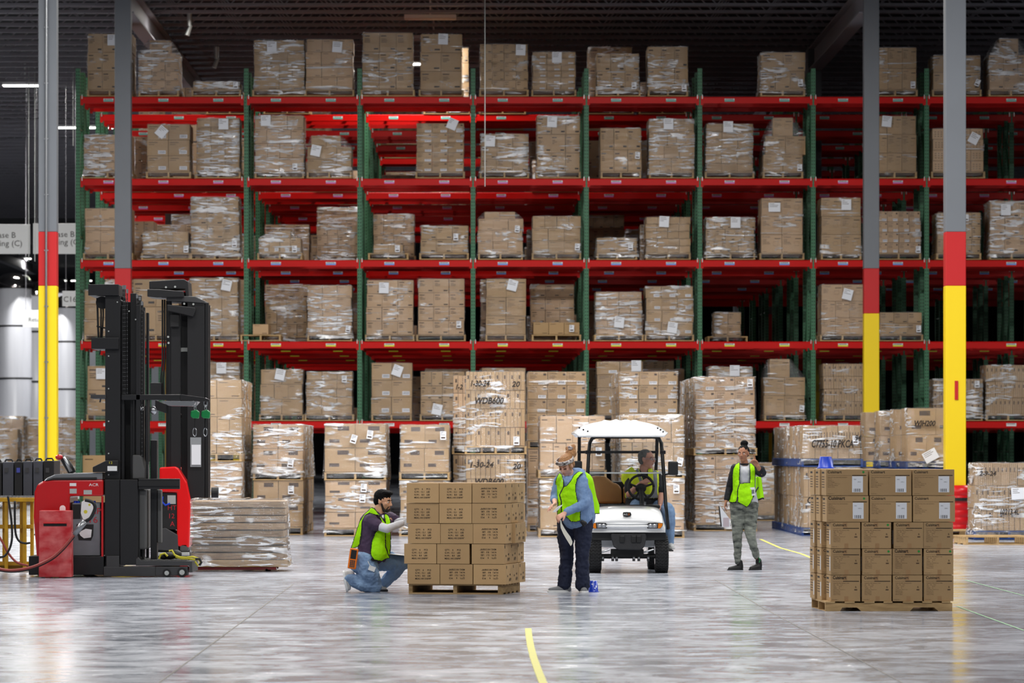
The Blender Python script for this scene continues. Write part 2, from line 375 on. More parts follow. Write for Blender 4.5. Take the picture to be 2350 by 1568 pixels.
# red foam column guard
gx = (2193-PX)*76.5/FPX; gy = 76.5+.18
g = thing('column_guard', 'red plastic guard with black straps around the foot of the yellow column', 'column guard', (gx, gy, 0))
pr = [(.24, .04)]
for k in range(6):
    z = .08+k*.13; pr += [(.335, z), (.36, z+.05), (.335, z+.1)]
pr += [(.30, .90), (.24, .90)]
M_guard = mat('red moulded plastic', (204, 20, 28), .3, spec=.6)
MB().lathe(pr, 24, 0, Matrix.Translation((gx, gy, 0))).build('guard_ring', M_guard, g, smooth=True)
for z in (.05, .62): MB().lathe([(.34, z), (.366, z), (.366, z+.055), (.34, z+.055)], 24, 0, Matrix.Translation((gx, gy, 0))).build('strap', M_black2, g)

# ================================================================ ceiling lights
fx_h = MB().box(-.61, .61, -.15, .15, .0, .08).box(-.02, .02, -.02, .02, .08, .6)
h_me = fx_h.mesh('housing', M_white); d_lit = MB().box(-.6, .6, -.14, .14, -.03, -.002).mesh('diffuser', M_lamp); d_dim = MB().box(-.6, .6, -.14, .14, -.03, -.002).mesh('diffuser', M_lampw)
def fixture(x, y, z, lit, label, group=None):
    t = thing('ceiling_light', label, 'ceiling light', (x, y, z), group)
    inst(h_me, 'housing', t); inst(d_lit if lit else d_dim, 'diffuser', t)
FXN = CEIL-.31
for lx, ly in FAR: pass
fixture(-12.45, 118.6, FXN, True, 'long glowing ceiling light beside the left column, nearest of the left ones')
fixture(-12.55, 134, FXN, True, 'small lit ceiling light just left of the first green rack post')
fixture(-11.9, 134, FXN, True, 'small lit ceiling light just right of the first green rack post')
fixture(-23.9, 225, FXN, True, 'wide ceiling light glowing under the left hanging sign')
fixture(-23.3, 254, FXN, True, 'ceiling light glowing above the C16 sign')
fixture(-24.8, 254, FXN, True, 'tiny lit ceiling light half behind the left column')
fixture(-1.0, 100.3, FXN, False, 'unlit strip light at the top edge above the racks, highest one')
fixture(-.97, 105.3, FXN, False, 'unlit strip light just below the highest one above the racks')
fixture(-1.3, 112.0, FXN, True, 'lit ceiling light between the two tallest top-shelf loads')
fixture(-.9, 132.3, FXN, True, 'lit strip light seen below the top shelf, third bay')
# ================================================================ pallet racks
ORD = 'first second third fourth fifth sixth seventh eighth ninth tenth eleventh twelfth thirteenth fourteenth fifteenth sixteenth seventeenth'.split()
LVN = ['lowest beam level', 'second beam level', 'third beam level', 'fourth beam level', 'top beam level']
RY = 94.8                     # front face of the first rack
S1 = FPX/RY
BAYX = [(565-PX)/S1+i*2.52 for i in range(0, 9)]   # post centres, four to nine
POSTX = [BAYX[0]-3.66-.08]+BAYX
LEV = [CH+(PY-y)/S1 for y in (975, 792, 605, 418, 230)]  # beam centres
RD = 1.07; PH = 10.02
TAGC = [(236, 236, 236), (226, 224, 60), (110, 160, 235), (214, 120, 196), (96, 180, 168)]
M_tagw = mat('white location tag', (226, 230, 232), .5)
M_tags = [mat('location tag colour %d' % i, c, .5) for i, c in enumerate(TAGC)]

def frame_mesh():
    m = MB()
    m.box(-.05, .05, 0, .07, 0, PH, 0); m.box(-.05, .05, RD-.07, RD, 0, PH, 0)
    z = .3; a = True
    while z < PH-1.3:
        m.bar((0, .06 if a else RD-.06, z), (0, RD-.06 if a else .06, z+1.15), .035, .035, 1); m.bar((0, .06, z), (0, RD-.06, z), .035, .035, 1); z += 1.2; a = not a
    for y in (0, RD-.09): m.box(-.09, .09, y-.02, y+.11, 0, .012, 1)
    m.box(-.03, .03, -.004, -.001, .45, .72, 2)
    return m.mesh('upright_frame', [M_green, M_gplain, M_tagw])
FRM = frame_mesh()
def beam_mesh(L):
    m = MB(); L2 = L/2
    m.prismx([(0, -.07), (.045, -.07), (.045, .075), (.012, .075), (0, .06)], -L2, L2)
    for s in (-1, 1):
        m.box(s*L2-.03, s*L2+.03, -.006, .05, -.11, .09); m.box(s*(L2-.004)-.008, s*(L2-.004)+.008, -.02, 0, .03, .12, 1)
    return m.mesh('beam', [M_red, M_clip])
def deck_mesh(L):
    m = MB(); L2 = L/2-.03; n = int(L/.075)
    for i in range(n+1):
        x = -L2+2*L2*i/n; m.box(x-.003, x+.003, -.03, RD+.01, .078, .084)
    for y in (.12, .4, .68, .95): m.box(-L2, L2, y-.003, y+.003, .072, .078)
    for k in range(3 if L < 3 else 4):
        x = -L2+2*L2*(k+.5)/(3 if L < 3 else 4); m.box(x-.035, x+.035, .05, RD-.05, .03, .07)
    return m.mesh('wire_deck', M_redd)
BM = {0: beam_mesh(3.66-.10), 1: beam_mesh(2.52-.10)}; DM = {0: deck_mesh(3.66-.10), 1: deck_mesh(2.52-.10)}
TG = [MB().box(-.11, .11, -.004, -.001, 0, .034, 0).box(-.11, .11, -.004, -.001, -.034, 0, 1) for i in range(5)]
for i, g in enumerate(TG):
    for k in range(9): g.box(-.09+k*.02, -.082+k*.02+.004*(k % 2), -.006, -.004, .006, .028, 2)
TGM = [g.mesh('location_tag', [M_tagw, M_tags[i], M_inkd]) for i, g in enumerate(TG)]
def rack(Y, label, tags=True, i0=0, i1=9, group=None, back=False, ztop=5):
    t = thing('pallet_rack', label, 'pallet rack', (POSTX[i0], Y, 0), group)
    ox = POSTX[i0]
    for i in range(i0, i1+1): inst(FRM, 'upright_frame', t, (POSTX[i]-ox, 0, 0))
    for i in range(i0, i1):
        k = 0 if i == 0 else 1; cx = (POSTX[i]+POSTX[i+1])/2-ox
        for j, z in enumerate(LEV[:ztop]):
            b = inst(BM[k], 'beam', t, (cx, 0, z))
            inst(BM[k], 'beam', t, (cx, RD, z), (0, 0, PI)) if not back else inst(BM[k], 'beam', t, (cx, RD, z), (0, 0, PI))
            inst(DM[k], 'wire_deck', t, (cx, 0, z))
            if tags:
                offs = (-1.19, 0.03, 1.25) if k == 0 else (-.60, .62)
                for q in offs: inst(TGM[j], 'location_tag', b, (q, 0, 0))
    return t
rack(RY, 'tall red and green pallet rack, the front one facing the camera')
ROWP = 5.0
for r in range(0, 6):
    Y = RY+r*ROWP
    if r:
        rack(Y, 'red and green rack, %s row back from the front rack' % ORD[r-1], tags=r < 4, group='rack rows behind the front rack')
    if r < 4: rack(Y+RD+.22, 'rack standing back to back behind the %s' % ('front rack' if not r else ORD[r-1]+' rear rack row'), tags=False, group='back-to-back rear racks')

# ================================================================ pallets and cartons
def pallet_mb(w=1.016, d=1.219, h=.14, block=False):
    m = MB(); rnd = random.Random(int(w*100+d*10))
    for s in (-1, 0, 1): m.box(s*(w/2-.022)-.019, s*(w/2-.022)+.019, 0, d, .018, h-.02)
    n = 7
    for i in range(n):
        y = (d-.1)*i/(n-1); m.box(-w/2, w/2, y, y+.1-rnd.random()*.015, h-.02, h)
    for i in range(5):
        y = (d-.1)*i/4; m.box(-w/2, w/2, y, y+.09, 0, .018)
    return m
PAL = {}
def pallet_me(w, blue=False):
    k = (round(w, 1), blue)
    if k not in PAL: PAL[k] = pallet_mb(k[0]).mesh('pallet', M_bluep if blue else M_wood)
    return PAL[k]
CART = {}
def carton_me(kind, w, d, h, mati=0):
    """A closed carton, front at y=0, corner at the left bottom, with its printing on the front and the right side."""
    key = (kind, round(w, 3), round(d, 3), round(h, 3), mati)
    if key in CART: return CART[key]
    m = MB(); g = .004; e = -.0015
    b = min(.006, w*.02)
    m.box(g, w-g, g, d-g, g, h-g, 0)
    m.box(w*.0+g, w-g, d/2-.03, d/2+.03, h-g, h-g+.001, 1)                   # tape along the lid
    f = 0+g-.001
    def bar(x0, x1, z0, z1, mi=2): m.add([(w*x0, f-.001, h*z0), (w*x1, f-.001, h*z0), (w*x1, f-.001, h*z1), (w*x0, f-.001, h*z1)], [(0, 1, 2, 3)], mi)
    rnd = random.Random(int(w*1000)+int(h*777))
    if kind in ('cui', 'cuf'):
        m.text('Cuisinart', w*.07, h*.84, f-.001, min(h*.10, .045), 3 if kind == 'cuf' else 2, maxw=w*.36)
        bar(.64, .94, .775, .81, 3); 
        if kind == 'cuf': bar(.07, .94, .79, .795)
        for i in range(7 if kind == 'cuf' else 4):
            z = .72-i*.075; L = rnd.uniform(.14, .42)
            for q in range(int(L/.045)): bar(.08+q*.045, .08+q*.045+rnd.uniform(.02, .04), z, z+.028)
        if kind == 'cui': bar(.60, .82, .40, .41); bar(.60, .82, .62, .63); bar(.60, .605, .40, .62); bar(.815, .82, .40, .62)
        for q in range(4): bar(.08+q*.05, .11+q*.05, .06, .085)
    elif kind == 'con':
        m.text('CONAIR', w*.08, h*.80, f-.001, min(h*.11, .05), 3, maxw=w*.4)
        bar(.78, .92, .72, .86); 
        for i in range(3): bar(.08, .08+rnd.uniform(.2, .4), .68-i*.09, .71-i*.09)
        bar(.52, .92, .07, .30, 4); 
        for q in range(11): bar(.545+q*.032, .545+q*.032+(.018 if q % 3 else .01), .14, .28, 3)
    elif kind == 'lab':
        bar(.08, .5, .82, .86); bar(.08, .35, .70, .73)
        bar(.52, .88, .12, .34, 4)
        for q in range(9): bar(.56+q*.033, .575+q*.033, .17, .30, 3)
    elif kind == 'txt':
        bar(.08, .40, .80, .86); bar(.66, .92, .12, .20, 3)
        for i in range(3): bar(.1, .1+rnd.uniform(.15, .35), .66-i*.08, .69-i*.08)
    elif kind == 'blk':
        bar(.42, .80, .72, .90); bar(.15, .48, .22, .36)
    elif kind == 'str':                                                     # upright slats of narrow inner boxes
        for i in range(1, 4): bar(i/4-.012, i/4+.012, .02, .98)
        bar(.1, .2, .6, .8); bar(.6, .7, .6, .8)
    elif kind == 'dots':
        for i in range(3):
            for q in range(3): bar(.18+q*.24, .28+q*.24, .25+i*.2, .31+i*.2)
    elif kind == 'pln':
        bar(.1, .45, .84, .87); bar(.6, .9, .1, .14)
    me = m.mesh('carton', [M_card2 if mati else M_card, M_tape, M_ink, M_inkd, M_paper]); CART[key] = me; return me

def film_me(x0, x1, y0, y1, zs, m, flare=.02, seed=0, nx=7, ny=5):
    """Slightly rumpled film sleeve with a gathered foot; zs = list of (z, x0, x1)."""
    rnd = random.Random(seed); b = MB(); v = []; f = []; ring = 2*(nx+ny)
    for k, (z, a, c) in enumerate(zs):
        bot = k == 0
        ex = flare if bot else rnd.uniform(.004, .016)
        pts = []
        for i in range(nx): pts.append((a-ex+(c-a+2*ex)*i/nx, y0-ex))
        for i in range(ny): pts.append((c+ex, y0-ex+(y1-y0+2*ex)*i/ny))
        for i in range(nx): pts.append((c+ex-(c-a+2*ex)*i/nx, y1+ex))
        for i in range(ny): pts.append((a-ex, y1+ex-(y1-y0+2*ex)*i/ny))
        for (x, y) in pts:
            j = .006; v.append((x+rnd.uniform(-j, j), y+rnd.uniform(-j, 0 if y < (y0+y1)/2 else j), z+rnd.uniform(-.01, .01)))
    for k in range(len(zs)-1):
        f += [(k*ring+i, k*ring+(i+1) % ring, (k+1)*ring+(i+1) % ring, (k+1)*ring+i) for i in range(ring)]
    return b.add(v, f).mesh('stretch_wrap', m, True)

LOADN = [0]
def load(x0, x1, ytop, Y, zb, spec, kind='txt', wrap=1, notes=(), label='', group=None, extra=(), depth=1.12, pal=None, blue=False, name='pallet_load', split=None, cat='pallet load', yoff=0.0, low=False, pw=None, marks=()):
    """One pallet with its cartons bound in film. x0, x1, ytop: outline of the cartons in the photograph; zb: shelf height."""
    LOADN[0] += 1; rnd = random.Random(LOADN[0]*13+5)
    s = FPX/Y; X0 = (x0-PX)/s; X1 = (x1-PX)/s; cx = (X0+X1)/2; zt = CH+(PY-ytop)/s
    t = thing(name, label, cat, (cx, Y, zb), group)
    pw = pw or (max(.9, min(1.22, X1-X0+.04)) if pal is None else pal)
    me = pallet_me(pw, blue); inst(me, 'pallet', t, (0, .0, .0), (0, 0, rnd.uniform(-.01, .01)))
    b = .145; H = zt-zb-b; n = len(spec); hs = H/n; mi = 1 if rnd.random() < .35 else 0
    prof = [(b-.10, -(X1-X0)/2, (X1-X0)/2)]
    count = sum(spec); nd = 2 if (count <= 9 and not low) else 1
    for li, c in enumerate(spec):
        w = (X1-X0)/c; jx = rnd.uniform(-.012, .012) if li else 0
        for i in range(c):
            for q in range(nd):
                dd = depth/nd; me = carton_me(kind, w, dd, hs, mi)
                inst(me, 'carton', t, (X0-cx+i*w+jx+rnd.uniform(-.004, .004), .02+q*dd+(rnd.uniform(-.008, .012) if q == 0 else 0), b+li*hs), (0, 0, rnd.uniform(-.006, .006)))
        prof.append((b+(li+.5)*hs, -(X1-X0)/2+jx, (X1-X0)/2+jx))
    prof.append((b+H, -(X1-X0)/2, (X1-X0)/2)); z = b+H
    for (ex0, ex1, ey, c) in extra:
        a = (ex0-PX)/s-cx; e = (ex1-PX)/s-cx; zz = CH+(PY-ey)/s-zb; w = (e-a)/c
        for i in range(c): inst(carton_me(kind, w, depth*.45, zz-z, mi), 'carton', t, (a+i*w, .05, z), (0, 0, rnd.uniform(-.03, .03)))
        if wrap: prof += [(z+(zz-z)*.98, a-.01, e+.01)]
        z = zz
    if wrap:
        # the film runs down over the deck of the pallet and folds over the top edge
        top = prof[-1]; prof.append((top[0]+.012, top[1]+.05, top[2]-.05))
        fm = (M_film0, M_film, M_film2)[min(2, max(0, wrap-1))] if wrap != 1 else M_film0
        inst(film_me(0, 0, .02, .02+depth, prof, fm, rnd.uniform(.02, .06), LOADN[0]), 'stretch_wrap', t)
    for (nx, ny, rot, k) in notes:                                          # paper sheets stuck on the front
        p = ((nx-PX)/s-cx, -.035, CH+(PY-ny)/s-zb); sz = {0: (.105, .15), 1: (.215, .24), 2: (.26, .20)}[k]
        m = MB(); M = Matrix.Translation(p) @ Matrix.Rotation(rot, 4, 'Y'); a, c = sz[0]/2, sz[1]/2
        m.box(-a, a, 0, .002, -c, c, 0, M)
        for i in range(3): m.box(-a*.8, a*rnd.uniform(-.3, .7), -.001, 0, c*.7-i*c*.3, c*.7-i*c*.3+.008, 1, M)
        if k == 0: m.box(-a*.7, a*.7, -.001, 0, -c*.7, -c*.35, 1, M)
        inst(m.mesh('shipping_label', [M_paper, M_ink]), 'shipping_label', t)
    for (tx, mx_, mz, hh, mw) in marks:                                        # marker handwriting
        m = MB(); m.text(tx, (mx_-PX)/s-cx, CH+(PY-mz-hh)/s-zb, -.055, hh/s*1.15, 0, maxw=mw/s, bold=.035)
        inst(m.mesh('handwriting', M_inkd), 'handwriting', t)
    return t
LVN = ['lowest beam level', 'second beam level', 'third beam level', 'fourth beam level', 'top beam level']
ORD = 'first second third fourth fifth sixth seventh eighth ninth tenth eleventh twelfth thirteenth fourteenth fifteenth sixteenth seventeenth'.split()
def shelf(lv, rows):
    zb = LEV[lv]+.088
    for i, r in enumerate(rows):
        x0, x1, yt, spec, kind, wrap, notes, look = r[:8]; extra = r[8] if len(r) > 8 else ()
        load(x0, x1, yt, RY-.02, zb, spec, kind, wrap, notes, '%s, %s, %s from left' % (look, LVN[lv], ORD[i]), 'pallet loads on the '+LVN[lv], extra)
SM = 0; BG = 1; WD = 2
shelf(4, [
 (201, 302, 77, [3]*3, 'txt', 1, [(258, 92, 0, 1)], 'tall carton load half behind grey column'),
 (318, 410, 122, [3]*4, 'txt', 3, [], 'glossy wrapped cartons with one box on top', [(343, 390, 92, 1)]),
 (443, 549, 187, [3], 'txt', 3, [(541, 196, 0, 0)], 'single low layer of wrapped cartons'),
 (583, 698, 92, [2, 4, 3, 2], 'pln', 3, [(624, 108, 0, 1)], 'big wrapped block glaring white on its left'),
 (703, 809, 90, [3]*4, 'pln', 1, [(774, 108, .08, 1)], 'plain cartons with a white sheet at upper right'),
 (832, 947, 75, [3]*3, 'txt', 2, [], 'widest and tallest carton block, no sheet'),
 (965, 1060, 78, [2]*3, 'txt', 1, [(1017, 90, .04, 1)], 'two-wide large cartons with sheet at top'),
 (1102, 1211, 101, [4]*5, 'txt', 1, [(1195, 115, .04, 1)], 'four-wide small cartons with sheet top right'),
 (1222, 1320, 119, [3]*6, 'lab', 2, [(1278, 132, 0, 1)], 'six-layer labelled cartons with tall sheet'),
 (1370, 1467, 123, [3]*2, 'txt', 2, [(1455, 197, 0, 0)], 'two-layer cartons with crumpled film at left'),
 (1487, 1579, 107, [3]*2, 'txt', 2, [(1570, 202, 0, 0)], 'tall two-layer cartons crossed with film'),
 (1746, 1847, 120, [3, 2], 'txt', 3, [(1837, 190, 0, 0)], 'wrapped cartons with film sagging over the pallet'),
 (2006, 2103, 109, [3]*2, 'cui', 1, [(2095, 195, 0, 0)], 'six tall unwrapped-looking cartons right of bright column'),
 (2142, 2250, 127, [3]*2, 'txt', 2, [(2243, 190, .4, 0)], 'glossy carton load behind the grey right column'),
 (2271, 2370, 126, [3]*2, 'txt', 3, [], 'wrapped load crowned by a small box', [(2294, 2338, 88, 1)]),
])
shelf(3, [
 (193, 300, 309, [3]*4, 'txt', 2, [], 'wrapped load with loose film at its left'),
 (338, 435, 285, [2]*3, 'lab', 2, [(371, 303, .7, 1)], 'cartons with a diamond-turned white sheet'),
 (452, 549, 271, [3]*6, 'lab', 3, [(513, 285, 0, 1)], 'six-layer glossy labelled cartons'),
 (585, 697, 265, [2, 4, 4, 3], 'pln', 3, [(610, 277, 0, 1), (677, 383, 0, 0)], 'tall film-covered block with two labels'),
 (705, 806, 337, [3]*2, 'pln', 2, [(725, 346, .2, 1)], 'cartons narrowing to a top layer, sheet at left', [(714, 782, 311, 2)]),
 (956, 1064, 283, [3]*5, 'con', 1, [(1038, 285, .4, 1)], 'neat three-wide cartons with tilted sheet'),
 (1103, 1212, 307, [3]*3, 'txt', 3, [(1125, 324, .05, 1)], 'heavily filmed cartons with sheet at upper left'),
 (1232, 1330, 266, [3]*3, 'txt', 2, [(1267, 280, .05, 1)], 'tall tan cartons with sheet beside green post'),
 (1378, 1472, 294, [3]*2, 'txt', 1, [(1463, 357, .08, 0)], 'two-layer dull cartons with small label'),
 (1489, 1593, 273, [4, 3, 5, 3], 'pln', 3, [(1534, 285, 0, 1)], 'shiny mixed cartons with sheet at top'),
 (1621, 1728, 284, [3]*6, 'pln', 3, [(1671, 291, 0, 1)], 'film-streaked flat cartons right of green post'),
 (1752, 1842, 355, [2], 'cui', 2, [(1835, 385, 0, 0)], 'stepped boxes with a single box on top', [(1757, 1849, 312, 2), (1774, 1820, 270, 1)]),
 (2003, 2103, 266, [3]*3, 'cui', 1, [(2035, 279, .1, 1)], 'cartons with sheet beside bright grey column'),
 (2141, 2257, 295, [4]*4, 'dots', 1, [(2235, 318, .5, 1)], 'yellowish cartons behind the right column'),
])
shelf(2, [
 (195, 300, 478, [3]*4, 'pln', 1, [], 'plain brick-stacked cartons left of grey column'),
 (328, 433, 532, [3, 3], 'pln', 3, [(427, 572, 0, 0)], 'low load with bunched film on top'),
 (438, 548, 452, [3]*4, 'txt', 3, [(538, 560, 0, 0)], 'tall glossy load with wavy film'),
 (594, 690, 546, [4], 'lab', 3, [(676, 572, 0, 0)], 'low white-filmed layer under one open box', [(627, 667, 529, 1)]),
 (857, 925, 562, [2], 'pln', 2, [(912, 571, 0, 0)], 'very low bundle on a bare pallet'),
 (965, 1073, 518, [3]*2, 'txt', 1, [(1046, 544, 0, 0)], 'two-layer cartons crossed by diagonal film'),
 (1097, 1200, 502, [3]*3, 'pln', 2, [(1187, 526, .1, 0)], 'grey-filmed cartons with two boxes on top', [(1112, 1182, 486, 2)]),
 (1222, 1332, 496, [3, 3, 4], 'pln', 2, [(1325, 567, .05, 0)], 'broad dull-filmed load left of green post'),
 (1370, 1462, 546, [2], 'txt', 3, [(1447, 567, 0, 0)], 'short two-carton load with shiny left half'),
 (1483, 1584, 498, [4]*5, 'pln', 2, [(1524, 509, .06, 1)], 'narrow-carton load with torn sheet'),
 (1621, 1732, 499, [6, 5, 6], 'txt', 3, [(1688, 511, 0, 1)], 'upright cartons with white foil strips'),
 (1747, 1842, 455, [2]*3, 'cui', 1, [(1777, 476, 0, 2)], 'six large cartons with sheet at upper left'),
 (1885, 1976, 454, [2]*3, 'cui', 1, [(1942, 470, 0, 1)], 'six large cartons with sheet at upper right'),
 (2012, 2113, 485, [4]*4, 'con', 1, [(2107, 573, 0, 0)], 'sixteen-carton brick stack beside bright column'),
 (2151, 2250, 488, [5]*3, 'txt', 2, [(2217, 500, 0, 0)], 'narrow tan cartons behind the right column'),
 (2272, 2372, 461, [3]*3, 'txt', 3, [(2308, 482, 0, 1)], 'load with white sheet at right edge of picture'),
])
shelf(1, [
 (193, 297, 665, [2]*3, 'pln', 1, [], 'cartons mostly hidden by the black mast'),
 (305, 410, 641, [2]*2, 'txt', 1, [], 'large tan cartons between the two masts'),
 (436, 546, 638, [3]*3, 'pln', 3, [(520, 655, .2, 1)], 'load with crumpled white sheet near mast'),
 (580, 616, 744, [1], 'pln', 0, [], 'small open carton on an otherwise bare pallet'),
 (706, 807, 655, [3]*4, 'pln', 3, [(799, 755, .15, 0)], 'grey film-banded load leaning outward at foot'),
 (841, 948, 643, [3]*4, 'txt', 1, [(881, 661, .03, 1)], 'twelve tan cartons with white sheet'),
 (959, 1065, 640, [3]*4, 'txt', 1, [(1053, 745, 0, 0)], 'twelve tan cartons with only a small label'),
 (1115, 1206, 640, [2]*3, 'cui', 1, [(1176, 655, .25, 1)], 'two-wide tall cartons with tilted sheet'),
 (1224, 1330, 740, [3], 'pln', 0, [(1312, 754, .03, 0)], 'single layer of three cartons, darker load behind'),
 (1368, 1473, 670, [4]*6, 'pln', 3, [(1421, 740, .1, 1)], 'flat grey-filmed cartons with low sheet'),
 (1482, 1590, 657, [3]*4, 'lab', 2, [(1543, 752, .15, 1)], 'labelled cartons with low tilted sheet'),
 (1885, 1982, 653, [3, 3, 2], 'cui', 2, [(1945, 676, .25, 1)], 'three-layer cartons with tilted sheet'),
 (2019, 2115, 717, [3]*2, 'txt', 1, [(2108, 755, 0, 0)], 'low two-layer cartons right of red column band'),
])
shelf(0, [
 (200, 300, 840, [2]*2, 'txt', 1, [(232, 858, 0, 1)], 'cartons seen left of the black mast'),
 (436, 550, 832, [3]*4, 'pln', 3, [(508, 845, 0, 1)], 'sheet-topped load behind the tall floor stack'),
 (598, 694, 848, [2, 3, 2], 'pln', 2, [(643, 860, .2, 1)], 'three-layer load with crooked sheet'),
 (703, 808, 853, [3]*5, 'pln', 3, [(790, 870, 0, 0)], 'white-glaring film-covered load'),
 (852, 945, 833, [2]*3, 'lab', 1, [(912, 851, .35, 1)], 'six labelled cartons with tilted sheet'),
 (965, 1065, 853, [4]*3, 'txt', 1, [(1003, 940, .2, 1)], 'small cartons with low crooked sheet'),
 (1107, 1207, 845, [4]*3, 'pln', 1, [], 'cartons peeping over the tall date-marked load'),
 (1371, 1476, 830, [2]*4, 'lab', 1, [(1460, 840, 0, 1)], 'cartons peeping over the floor stacks'),
 (1626, 1726, 842, [3]*4, 'pln', 3, [(1686, 851, 0, 1)], 'filmed load peeping over the tall floor stack'),
 (1754, 1847, 866, [2]*2, 'cui', 1, [(1840, 938, .1, 0)], 'four cartons with a fifth on top', [(1767, 1813, 824, 1)]),
 (1890, 1984, 835, [4]*4, 'str', 2, [], 'narrow-carton load left of bright column'),
 (2142, 2255, 870, [4]*3, 'str', 3, [(2242, 882, 0, 0)], 'ribbed filmed load behind yellow column'),
 (2263, 2365, 838, [5]*3, 'str', 2, [], 'narrow upright cartons at right edge'),
])
# ground-level loads under the first rack and dark loads on the racks behind it
load(190, 296, 1045, RY+.1, .0, [2, 2], 'pln', 0, label='bare cartons standing on the floor under the first rack bay', group='cartons under the rack')
BACKL = [(2, 727, 823, 517, [4]*3), (2, 857, 950, 492, [4]*4), (1, 612, 705, 690, [4]*3), (1, 1218, 1317, 653, [3]*4), (2, 307, 352, 508, [2]*2), (3, 306, 345, 313, [2]*3), (1, 1640, 1700, 717, [2]*2)]
for lv, a, b, y, sp in BACKL:
    load(a, b, y, RY+RD+.26, LEV[lv]+.088, sp, 'txt', 2, label='dim load deep behind the front loads, %s, bay %s' % (LVN[lv], ORD[max(i for i in range(9) if PX+POSTX[i]*S1 < a+5)]), group='dim loads behind the front loads')
rb = random.Random(5)
BK = []
for r in (1, 2, 3, 4):
    Y = RY+r*ROWP-.02; s = FPX/Y
    for lv in range(5):
        for bay in range(0, 8):
            for sl in range(2 if bay else 3):
                p = (.62, .5, .5, .45)[r-1] if bay < 5 else .0
                if rb.random() > p*.9: continue
                x0b = POSTX[bay]+.14; cx = x0b+.55+sl*(1.22 if bay else 1.2)
                h = rb.choice((.35, .6, .9, 1.1, 1.3, 1.4, 1.42))
                BK.append((cx, Y, lv, h, r, bay, sl))
protos = []
for k, (h, sp) in enumerate(((.35, [3]), (.6, [3, 3]), (.9, [3]*3), (1.1, [4]*3), (1.3, [3]*4), (1.4, [4]*4), (1.42, [2]*3))):
    protos.append((h, sp))
pm = {}
for cx, Y, lv, h, r, bay, sl in BK:
    s = FPX/Y; zb = LEV[lv]+.088
    if h in pm:
        t = copy_tree(pm[h]); t.location = (cx, Y, zb); t['label'] = 'load on %s rear rack row, %s, %s bay, %s slot' % (ORD[r-1], LVN[lv], ORD[bay], ORD[sl])
    else:
        sp = dict(protos)[h]
        t = load(PX+(cx-.51)*s, PX+(cx+.51)*s, PY-(zb+.145+h-CH)*s, Y, zb, sp, 'txt', 2, low=True, label='load on %s rear rack row, %s, %s bay, %s slot' % (ORD[r-1], LVN[lv], ORD[bay], ORD[sl]), group='loads on the racks behind')
        pm[h] = t
# ================================================================ double-stacked loads on the staging floor
def lane(x0, x1, Y, n, lower, upper, lab, pitch=1.27, blue=False, off=None):
    """lower / upper = (ytop, spec, kind, wrap, notes, marks, extra); rows behind repeat the front ones deeper in the lane."""
    s = FPX/Y; X0 = (x0-PX)/s; X1 = (x1-PX)/s
    def one(d, Y2, tier, zb, low, tn):
        yt, spec, kind, wrap, notes, marks = tier[:6]; ex = tier[6] if len(tier) > 6 else ()
        z = CH+(PY-yt)/s; s2 = FPX/Y2
        front = d == 0
        t = load(PX+X0*s2, PX+X1*s2, PY-(z-CH)*s2, Y2, zb, spec, kind, wrap, notes if front else (), (('%s' % tier[7]) if front else '%s load, %s in line behind %s' % (tn, ORD[d-1], lab)), group=None if front else 'deeper loads behind '+lab, extra=ex if front else (), blue=blue, low=low or not front, marks=marks if front else ())
        return z
    for d in range(n):
        Y2 = Y+(off[d] if off else d*pitch); z = 0
        if lower: z = one(d, Y2, lower, 0, False, 'lower')
        if upper: one(d, Y2, upper, z+.004, False, 'upper')
# (ytop, spec, kind, wrap, notes, marks, extra, label)
lane(440, 553, 76.0, 3, (1060, [3, 2], 'pln', 3, [], [], (), 'lower glossy load under the tall stack beside the second lift truck'),
     (872, [4, 4, 2, 2], 'pln', 2, [], [], (), 'tall four-layer wrapped load just right of the second truck mast'), 'the stack beside the second truck')
lane(580, 695, 76.9, 4, (1103, [2, 2], 'blk', 1, [(668, 1125, 0, 0)], [], (), 'lower cartons with small white label, left of the kneeling man'),
     (975, [2, 2], 'blk', 3, [(667, 1064, .15, 0)], [], (), 'upper wrapped load with one white label above bare wooden pallet'), 'the stack left of the kneeling man', pitch=1.3)
lane(745, 885, 75.7, 3, (1103, [2, 2, 2], 'blk', 2, [(835, 1120, .05, 0), (832, 1144, .05, 0)], [], (), 'lower load with two stacked labels directly behind the kneeling man'),
     (973, [2, 2], 'blk', 2, [(812, 1008, .3, 0), (849, 998, .15, 0)], [], (), 'upper load with two labels, above and left of kneeling man'), 'the stack behind the kneeling man')
lane(918, 1030, 75.7, 3, (1103, [2, 2, 2], 'blk', 2, [], [], (), 'lower load mostly hidden behind the QTY-printed cartons'),
     (975, [2, 2], 'blk', 2, [(1017, 1000, 0, 0)], [], (), 'upper load with flared film skirt above the kneeling man'), 'the flared-film stack')
lane(1070, 1205, 75.7, 1, (1043, [3, 3, 3], 'str', 2, [], [('1-30-24', 1079, 1062, 11, 60), ('20', 1176, 1066, 11, 22), ('WDB600', 1090, 1100, 12, 66)], (), 'lower load with handwritten 1-30-24 right above the QTY cartons'),
     (853, [3, 4, 3, 4], 'str', 2, [(1185, 1012, 0, 0)], [('1-30-24', 1080, 875, 12, 44), ('20', 1174, 877, 11, 20), ('WDB600', 1090, 914, 13, 66)], (), 'tall upper load with handwritten 1-30-24 in its top corner'), 'the date-marked stack')
lane(1041, 1170, 78.9, 1, (1043, [3, 3, 3], 'str', 2, [], [], (), 'dim lower load tucked behind the date-marked stack'),
     (862, [3, 3, 3, 3], 'str', 2, [], [('1-2', 1046, 884, 10, 16)], (), 'upper load peeping out left of the load dated 1-30-24'), 'the neighbour of the date-marked stack')
